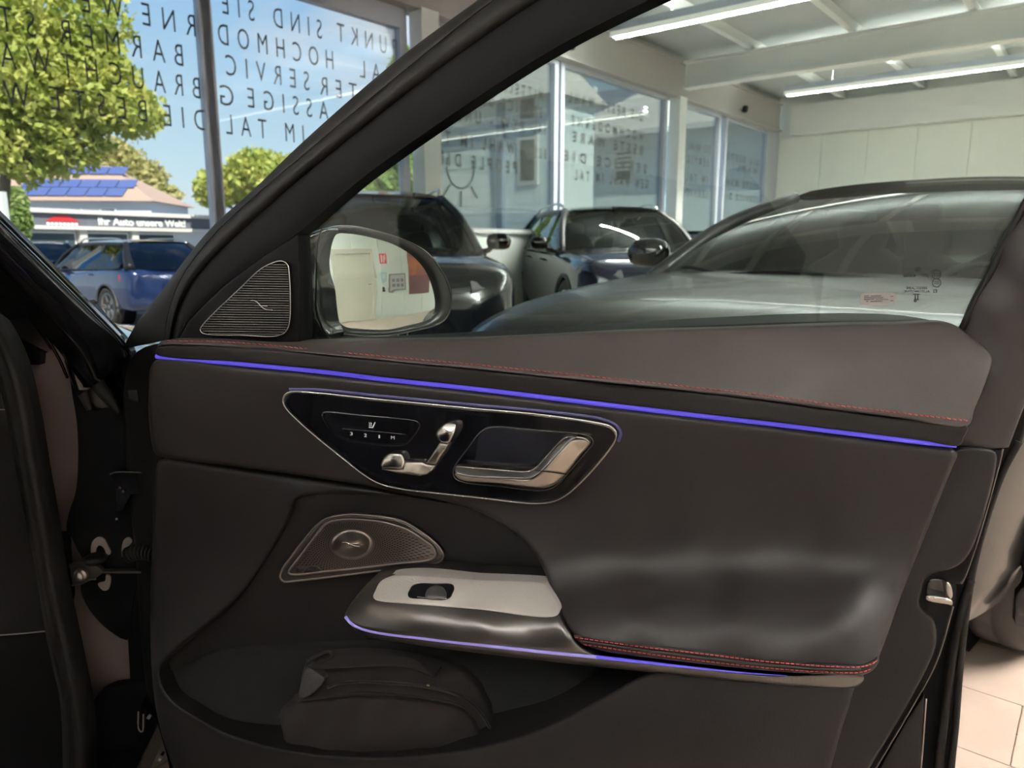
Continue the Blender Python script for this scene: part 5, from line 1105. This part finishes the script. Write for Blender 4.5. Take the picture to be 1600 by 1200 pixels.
# keep the ground out of the showroom: it lies below the floor slab
M['render'] = mat('white_render', (.62, .66, .72), .8); M['rooft'] = mat('roof_tiles', (.40, .28, .22), .8, bump=(12, .6)); M['wframe'] = mat('white_window_frame', (.78, .80, .78), .5)
M['dpane'] = mat('dark_pane', (.05, .07, .08), .1); M['band'] = mat('grey_fascia', (.13, .14, .17), .6); M['solar'] = mat('solar_cell', (.10, .14, .34), .15, .2); M['bluewall'] = mat('pale_blue_siding', (.82, .92, .94), .8); M['greywall'] = mat('grey_blue_wall', (.30, .36, .46), .8)
M['whiter'] = mat('pale_roof', (.62, .60, .56), .8)
# car dealer opposite: low flat building with a fascia sign
SB = Vector((-22.6, 33.0, GZ)); az = math.radians(28); sx = Vector((math.sin(az), math.cos(az), 0)); sy = Vector((-math.cos(az), math.sin(az), 0))
SM = Matrix(((sx.x, sy.x, 0, SB.x), (sx.y, sy.y, 0, SB.y), (0, 0, 1, SB.z), (0, 0, 0, 1)))
sh = thing('dealer_building', 'low white building opposite with grey fascia sign and wide shop windows', 'building', tuple(SB))
SL = Matrix.Translation(-SB) @ SM
def sbox(name, lo, hi, m, parent=sh): return MB().box(lo, hi, SL).build(name, m, parent)
sbox('wall', (-14, .3, 0), (11, 4, 2.5), M['render']); sbox('roof', (-14.3, -.3, 3.05), (11.3, 4.2, 3.25), M['whiter'])
fs = sbox('fascia', (-14, -.1, 2.45), (11, .3, 3.05), M['band']); sbox('lower_ledge', (-14.1, -.25, 2.30), (11.1, .3, 2.47), M['whiter'])
for i, x in enumerate(np.arange(-13, 9, 2.75)):
    sbox('pillar', (x-.18, -.05, 0), (x+.18, .3, 2.3), M['whiter'])
    o = sbox('shop_window', (x+.22, .2, .3), (x+2.5, .28, 2.2), M['wframe']); sbox('shop_pane', (x+.3, .17, .4), (x+2.42, .21, 2.12), M['dpane'], o)
Mt = SL @ Matrix.Translation((4.25, -.13, 2.56)) @ Matrix.Rotation(math.pi/2, 4, 'X')
text_mesh('sign_lettering', 'Ihr Auto unsere Welt!', .52, mat('sign_white', (.8, .8, .8), .6), fs, Mt, extrude=.02, width=5.0, bold=.012)
rows = [[tuple(SL @ Vector((x, yy, 2.66+.30*h_*math.sin(math.pi*(x-1.7)/1.6)))) for x in np.linspace(1.7, 3.3, 12)] for h_, yy in ((0, -.10), (0, -.14), (1, -.14), (1, -.10))]
MB().grid(rows).build('sign_logo', mat('sign_red', (.55, .03, .04), .5), fs)
b = MB()
for k in range(8): b.box((1.75+k*.19, -.13, 2.50), (1.88+k*.19, -.10, 2.62), SL)
b.build('sign_marks', bpy.data.materials['sign_white'], fs)['kind'] = 'stuff'
# house with hipped roof and solar panels
hx = Vector((-34.0, 45.0, GZ)); hs = thing('house', 'white house with brown hipped roof carrying blue solar panels', 'house', tuple(hx))
az = math.radians(84); ux = Vector((math.sin(az), math.cos(az), 0)); uy = Vector((-math.cos(az), math.sin(az), 0))
HL = Matrix(((ux.x, uy.x, 0, 0), (ux.y, uy.y, 0, 0), (0, 0, 1, 0), (0, 0, 0, 1)))
W_ = 11.6; ez = 4.35; rz_ = 6.7
MB().box((0, 0, 0), (W_, 7, ez), HL).build('wall', M['render'], hs)
rp = [(-.4, -.5, ez-.1), (W_+.4, -.5, ez-.1), (W_+.4, 7.5, ez-.1), (-.4, 7.5, ez-.1), (4.0, 3.5, rz_), (W_-3.6, 3.5, rz_)]
rp = [tuple(HL @ Vector(p)) for p in rp]; mesh('roof', rp, [(0, 1, 5, 4), (1, 2, 5), (2, 3, 4, 5), (3, 0, 4), (3, 2, 1, 0)], M['rooft'], hs, False)
sl_ = Vector((0, 4.0, rz_-ez+.1)).normalized(); nrm = Vector((0, -(rz_-ez+.1), 4.0)).normalized()
for r_, (d0, x0, n_) in enumerate(((.45, 3.4, 6), (1.55, 3.6, 6), (3.35, 4.6, 4))):
    for i in range(n_):
        a = Vector((x0+i*1.12+(.15*r_), -.5, ez-.1))+sl_*d0+nrm*.06; q = [a, a+Vector((1.05, 0, 0)), a+Vector((1.05, 0, 0))+sl_*1.02, a+sl_*1.02]
        v = [tuple(HL @ p) for p in q]+[tuple(HL @ (p+nrm*.05)) for p in q]
        mesh('solar_panel', v, [(0, 1, 2, 3), (7, 6, 5, 4), (0, 1, 5, 4), (1, 2, 6, 5), (2, 3, 7, 6), (3, 0, 4, 7)], M['solar'], hs, False)
for x in (2.2, 4.2, 6.6, 8.6):
    o = MB().box((x, -.06, 3.15), (x+.95, .02, 3.85), HL).build('window', M['wframe'], hs); MB().box((x+.08, -.08, 3.23), (x+.87, -.05, 3.77), HL).build('pane', M['dpane'], o)
gb = MB().box((-21.0, 54, GZ), (-9, 60, 4.3)).build('hall', M['greywall']); tag(gb, 'long grey flat-roofed hall behind the dealer building', 'building')
MB().box((-21.2, 53.8, 4.3), (-8.8, 60.2, 4.5)).build('roof_edge', M['band'], gb)
# blue pylon sign at the far left
py = thing('pylon_sign', 'tall blue and white pylon sign standing outside by the tree', 'sign', at_depth(8, 480, 15.5)[:2]+(GZ,))
MB().box((-.32, -.08, 0), (.22, .08, 2.6)).build('pylon_board', mat('pylon_blue', (.03, .22, .62), .4), py); MB().box((.14, -.09, 0), (.28, .09, 2.62)).build('pylon_edge', M['wframe'], py); MB().box((-.32, -.085, 1.2), (.14, -.075, 1.32)).build('pylon_stripe', M['wframe'], py)
# the neighbouring houses seen through the panes on the right
def tbox(name, t0, t1, q0, q1, z0, z1, m, parent): return rbox(MB(), t0, t1, q0, q1, z0, z1).build(name, m, parent)
def on_t(px, py, T):
    d = ray(px, py); k = T/(d @ E1); p = d*k; return p @ E2, p[2]+HC
def house_facade(nm, label, T, pl, pr, eave_px, wallm, wins, roof, boards=True, depth=2.2):
    h = thing(nm, label, 'house', (0, 0, GZ), 0)
    q0, _ = on_t(pl, 300, T); q1, _ = on_t(pr, 300, T); ze = on_t(*eave_px, T)[1]
    L = lambda o: setattr(o, 'location', (0, 0, -GZ))
    L(tbox('wall', T, T+depth, q0, q1, GZ, ze, wallm, h))
    if boards:
        for z in np.arange(.6, ze-.1, .32): L(tbox('siding_board', T-.03, T, q0, q1, z, z+.29, wallm, h))
    for (x0, y0, x1, y1, kind) in wins:
        qa, zt = on_t(x0, y0, T); qb, zb = on_t(x1, y1, T)
        o = tbox('window', T-.10, T, qa, qb, zb, zt, M['wframe'], h); L(o); iw = .16*(qb-qa)
        tbox('pane', T-.12, T-.095, qa+iw, qb-iw, zb+iw, zt-iw, M['dpane'], o)
        if kind:
            for k in range(5): tbox('blind_slat', T-.14, T-.12, qa+iw, qb-iw, zt-iw-.1-k*.17, zt-iw-k*.17, M['wframe'], o)
    return h, q0, q1, ze, L
h, q0, q1, ze, L = house_facade('weatherboard_house', 'pale blue boarded house with tall white windows beyond the second column', 19.5, 640, 868, (840, 148), M['bluewall'], [(812, 150, 843, 190, 0), (812, 214, 843, 288, 0), (728, 150, 742, 178, 0)], None)
rp = [R(19.0, q0-.5, ze-.1), R(19.0, q1+.3, ze-.1), R(20.6, q1-.5, ze+1.3), R(20.6, q0, ze+1.3), R(22.1, q1+.3, ze-.1), R(22.1, q0-.5, ze-.1)]
L(mesh('roof', rp, [(0, 1, 2, 3), (3, 2, 4, 5), (1, 4, 2), (0, 3, 5), (0, 5, 4, 1)], M['whiter'], h, False))
qa = on_t(786, 250, 19.5)[0]; L(tbox('downpipe', 19.3, 19.48, qa-.12, qa+.12, GZ, ze, M['greywall'], h))
h, q0, q1, ze, L = house_facade('bungalow', 'white-roofed house with a slatted blind, beyond the wide middle pane', 25.0, 872, 1330, (1000, 207), M['bluewall'], [(962, 230, 992, 286, 1), (905, 236, 915, 282, 0)], None, depth=8)
rp = [R(24.3, q0-.5, ze), R(24.3, q1+.5, ze), R(29, q1-3, ze+3.2), R(29, q0+4.6, ze+3.2), R(34, q0-.5, ze), R(34, q1+.5, ze)]
L(mesh('roof', rp, [(0, 1, 2, 3), (0, 3, 4), (3, 2, 5, 4), (1, 5, 2), (0, 4, 5, 1)], M['whiter'], h, False))
L(tbox('eave_board', 24.25, 24.35, q0-.5, q1+.5, ze-.18, ze, M['wframe'], h))
h3 = thing('apartment_block', 'dark grey-blue taller house rising behind the white roof', 'house', (0, 0, GZ))
qa, zt = on_t(886, 148, 34); qb, _ = on_t(1010, 148, 34); o = tbox('wall', 34.5, 42, qa, qb, GZ, zt, M['greywall'], h3); o.location = (0, 0, -GZ); o = tbox('chimney', 34.3, 34.7, qa+.4, qa+1.5, GZ, zt+.3, M['wframe'], h3); o.location = (0, 0, -GZ)
# ---- trees
def leaf_mat(name, c1, c2):
    m = bpy.data.materials.new(name); m.use_nodes = True; t = m.node_tree; b_ = t.nodes['Principled BSDF']
    oi = NN(t, 'ShaderNodeTexNoise'); oi.inputs['Scale'].default_value = 1.7; tcn = NN(t, 'ShaderNodeTexCoord'); r = NN(t, 'ShaderNodeValToRGB')
    t.links.new(tcn.outputs['Object'], oi.inputs['Vector']); t.links.new(oi.outputs['Fac'], r.inputs[0]); r.color_ramp.elements[0].position = .35; r.color_ramp.elements[1].position = .65
    r.color_ramp.elements[0].color = (*c1, 1); r.color_ramp.elements[1].color = (*c2, 1); t.links.new(r.outputs[0], b_.inputs['Base Color']); b_.inputs['Roughness'].default_value = .6
    tl = NN(t, 'ShaderNodeBsdfTranslucent'); t.links.new(r.outputs[0], tl.inputs[0]); mxs = NN(t, 'ShaderNodeMixShader'); mxs.inputs[0].default_value = .45
    o_ = t.nodes['Material Output']; t.links.new(b_.outputs[0], mxs.inputs[1]); t.links.new(tl.outputs[0], mxs.inputs[2]); t.links.new(mxs.outputs[0], o_.inputs[0])
    return m
M['bark'] = mat('bark', (.16, .13, .10), .9, bump=(20, .8))
LF1 = leaf_mat('leaf_yellow_green', (.36, .44, .09), (.55, .56, .15)); LF2 = leaf_mat('leaf_olive', (.42, .42, .16), (.55, .50, .22)); LF3 = leaf_mat('leaf_green', (.24, .36, .10), (.38, .46, .16))
def tree(name, label, px, depth, blobs, n, lf, ls, trunk_r=.2, trunk_px=None):
    base = at_depth(trunk_px or px, 450, depth); T = thing(name, label, 'tree', (base[0], base[1], GZ), group='trees outside')
    rng = np.random.RandomState(int(px)+int(depth)*7); V = []; F = []; tot = sum(b_[2]*b_[3] for b_ in blobs); k = 0
    for (bx, by, rx, ry) in blobs:
        c = np.array(at_depth(bx, by, depth)); sc = depth/1150; a, h_ = rx*sc, ry*sc; m = int(n*rx*ry/tot)
        d = rng.normal(size=(m, 3)); d /= np.linalg.norm(d, axis=1)[:, None]; rad = rng.uniform(.35, 1, m)**.5
        rad = rad*(1+.16*np.sin(d[:, 0]*7+d[:, 2]*5)*np.cos(d[:, 1]*6))
        P = c+d*rad[:, None]*np.array([a, min(a, 3.5), h_])-np.array([base[0], base[1], GZ])
        u = rng.normal(size=(m, 3)); u /= np.linalg.norm(u, axis=1)[:, None]; w_ = np.cross(u, rng.normal(size=(m, 3))); w_ /= np.linalg.norm(w_, axis=1)[:, None]
        s = ls*rng.uniform(.6, 1.3, m)[:, None]
        Q = np.stack([P-u*s, P+w_*s*.55, P+u*s, P-w_*s*.55], 1).reshape(-1, 3); V.append(Q); F.append(np.arange(4*m).reshape(-1, 4)+k); k += 4*m
    V = np.vstack(V); F = np.vstack(F); me = bpy.data.meshes.new('foliage'); me.vertices.add(len(V)); me.vertices.foreach_set('co', V.ravel()); me.loops.add(F.size); me.loops.foreach_set('vertex_index', F.ravel())
    me.polygons.add(len(F)); me.polygons.foreach_set('loop_start', np.arange(0, F.size, 4)); me.polygons.foreach_set('loop_total', np.full(len(F), 4)); me.update(calc_edges=True); me.materials.append(lf)
    o = link(bpy.data.objects.new('foliage', me), T); o['kind'] = 'stuff'
    tc_ = np.array(at_depth(blobs[0][0], blobs[0][1], depth))-np.array([base[0], base[1], GZ]); mb = MB()
    mb.tube(catmull([(0, 0, -.05), (.04, 0, tc_[2]*.35), (tc_[0]*.25, .1, tc_[2]*.7), tuple(tc_*np.array([.6, .6, 1.0]))], 14), [trunk_r*(1-.05*i) for i in range(14)], 9)
    for bl in blobs[1:]:
        e_ = np.array(at_depth(bl[0], bl[1], depth))-np.array([base[0], base[1], GZ]); mb.tube(catmull([(tc_[0]*.2, .08, tc_[2]*.62), tuple(e_*.6+tc_*np.array([.1, 0, .2])), tuple(e_)], 8), [trunk_r*.45*(1-.1*i) for i in range(8)], 6)
    mb.build('trunk', M['bark'], T, smooth=True)
    return T
tree('maple_tree', 'large yellow-green leafy tree outside behind the lettering', 60, 17, [(60, 120, 110, 95), (150, 150, 75, 60), (205, 175, 50, 38), (100, 30, 90, 70), (-30, 100, 110, 110), (40, 225, 75, 60), (110, 215, 55, 50), (-60, 220, 80, 60), (120, 95, 70, 50)], 24000, LF1, .10, .17, trunk_px=14)
tree('birch_tree', 'olive tree beside the solar roof', 205, 62, [(190, 275, 45, 50), (225, 285, 35, 35), (175, 240, 25, 25), (262, 304, 22, 14)], 5000, LF2, .28, .25)
tree('ash_tree', 'bushy green tree outside, cut by the door frame', 400, 40, [(400, 275, 45, 40), (350, 290, 40, 30), (440, 280, 40, 36), (325, 300, 20, 22)], 6000, LF1, .22, .25)
tree('lime_tree', 'green tree outside between the door frame and the column', 600, 26, [(600, 285, 34, 38), (570, 300, 34, 26), (640, 270, 30, 40), (630, 215, 24, 40), (640, 120, 30, 40)], 6000, LF3, .16, .2)
tree('garden_tree', 'bright green treetop above the pale blue house', 830, 44, [(830, 118, 46, 30), (800, 135, 30, 20), (880, 130, 30, 20)], 4000, LF1, .25, .3)
tree('hedge_tree', 'small olive tree at the far left behind the pylon', 30, 24, [(30, 345, 16, 30), (26, 315, 14, 22)], 1500, LF3, .12, .08)
# ================================================================== WALL BEHIND THE CAMERA (seen in the door mirror)
def mirror_hit(px, py):
    p = on_mirror(px, py); n_ = (p-MC)/RM; d = p-CAMP; d = d/np.linalg.norm(d); r = d-2*(d @ n_)*n_
    k = (Q1-.035-p @ E2)/(r @ E2); h_ = p+r*k; return h_ @ E1, h_[2]
def mrect(x0, y0, x1, y1):
    P = [mirror_hit(x0, (y0+y1)/2), mirror_hit(x1, (y0+y1)/2), mirror_hit((x0+x1)/2, y0), mirror_hit((x0+x1)/2, y1)]
    return min(P[0][0], P[1][0]), max(P[0][0], P[1][0]), P[3][1], P[2][1]
M['cream'] = mat('cream_door', (.62, .60, .50), .45)
QW = Q1-.03
ta, tb, _, zd = mrect(525, 397, 578, 420)
zd = max(1.9, zd)
b = MB(); rbox(b, ta-.12, ta, QW-.05, QW, 0, zd+.12); rbox(b, tb, tb+.12, QW-.05, QW, 0, zd+.12); rbox(b, ta, tb, QW-.05, QW, zd, zd+.12)
dr = b.build('door_1', M['cream']); tag(dr, kind='structure')
rbox(MB(), ta, tb, QW-.012, QW-.002, .01, zd).build('door_leaf', M['cream'], dr)
b = MB(); rbox(b, tb-.16, tb-.05, QW-.06, QW-.045, 1.02, 1.045); rbox(b, tb-.07, tb-.05, QW-.06, QW-.012, 1.02, 1.045); b.build('door_handle', M['steel'], dr)
def wall_thing(name, label, cat, rect, th, m, parts=()):
    t0, t1, z0, z1 = mrect(*rect); o = thing(name, label, cat, R((t0+t1)/2, QW, z0), -A0)
    W2, H2 = (t1-t0)/2, z1-z0                        # local x towards the wall, y along it
    MB().box((-th, -W2, 0), (0, W2, H2)).build('board', m, o)
    for nm, (u0, u1, v0, v1), mm_, pt in parts: MB().box((-th-pt, -W2+2*W2*u0, H2*v0), (-th+.001, -W2+2*W2*u1, H2*v1)).build(nm, mm_, o)
    return o
wall_thing('fire_sign', 'red and white fire safety sign on the wall, seen in the door mirror', 'sign', (592.5, 397, 604, 412), .006, mat('sign_red_plate', (.60, .015, .03), .4), [('pictogram', (.18, .38, .15, .85), M['wframe'], .002), ('pictogram', (.50, .62, .10, .8), M['wframe'], .002), ('pictogram', (.70, .80, .35, .9), M['wframe'], .002)])
wall_thing('wall_box', 'small pale blue control box on the wall, seen in the door mirror', 'box', (593, 425, 604, 441), .06, mat('pale_cyan', (.52, .72, .74), .4), [('dial', (.25, .75, .4, .8), M['wframe'], .006)])
wall_thing('key_switch', 'small black switch beside the door, seen in the door mirror', 'switch', (597.5, 450, 602.5, 456.5), .03, M['matte'], [('button', (.3, .7, .3, .7), M['steel'], .008)])
M['paper'] = mat('notice_paper', (.55, .56, .58), .6)
nf = wall_thing('framed_notice', 'framed notice with small print on the wall, seen in the door mirror', 'picture', (609, 428, 634, 455), .02, M['steel'], [('sheet', (.07, .93, .07, .93), M['paper'], .004)]+[('print_block', (.15+.26*i, .33+.26*i, .2+.3*k, .4+.3*k), M['ink'], .006) for i in range(3) for k in range(2)])
wall_thing('poster', 'tall orange and dark red poster on the wall, seen in the door mirror', 'poster', (638, 395, 668, 459), .012, mat('poster_print', (.38, .12, .05), .5, var=(1.4, (.07, .03, .06), 1)), [('lower_print', (0, 1, 0, .45), mat('poster_dark', (.10, .035, .04), .5), .002)])
# ---- fold the door into the car: door trim under one part, assemblies with pieces of their own as parts
doorp = door; del doorp['label']; del doorp['category']; doorp.name = 'door'
off = Vector(tuple(DO))-Vector(tuple(CB))
doorp.parent = car; doorp.location = off
for ch in list(doorp.children):
    if len(ch.children):
        ch.parent = car; ch.location = off; ch.rotation_euler = (0, 0, YAW)
car.name = 'parked_car'; car['label'] = 'black car standing with its front passenger door wide open'
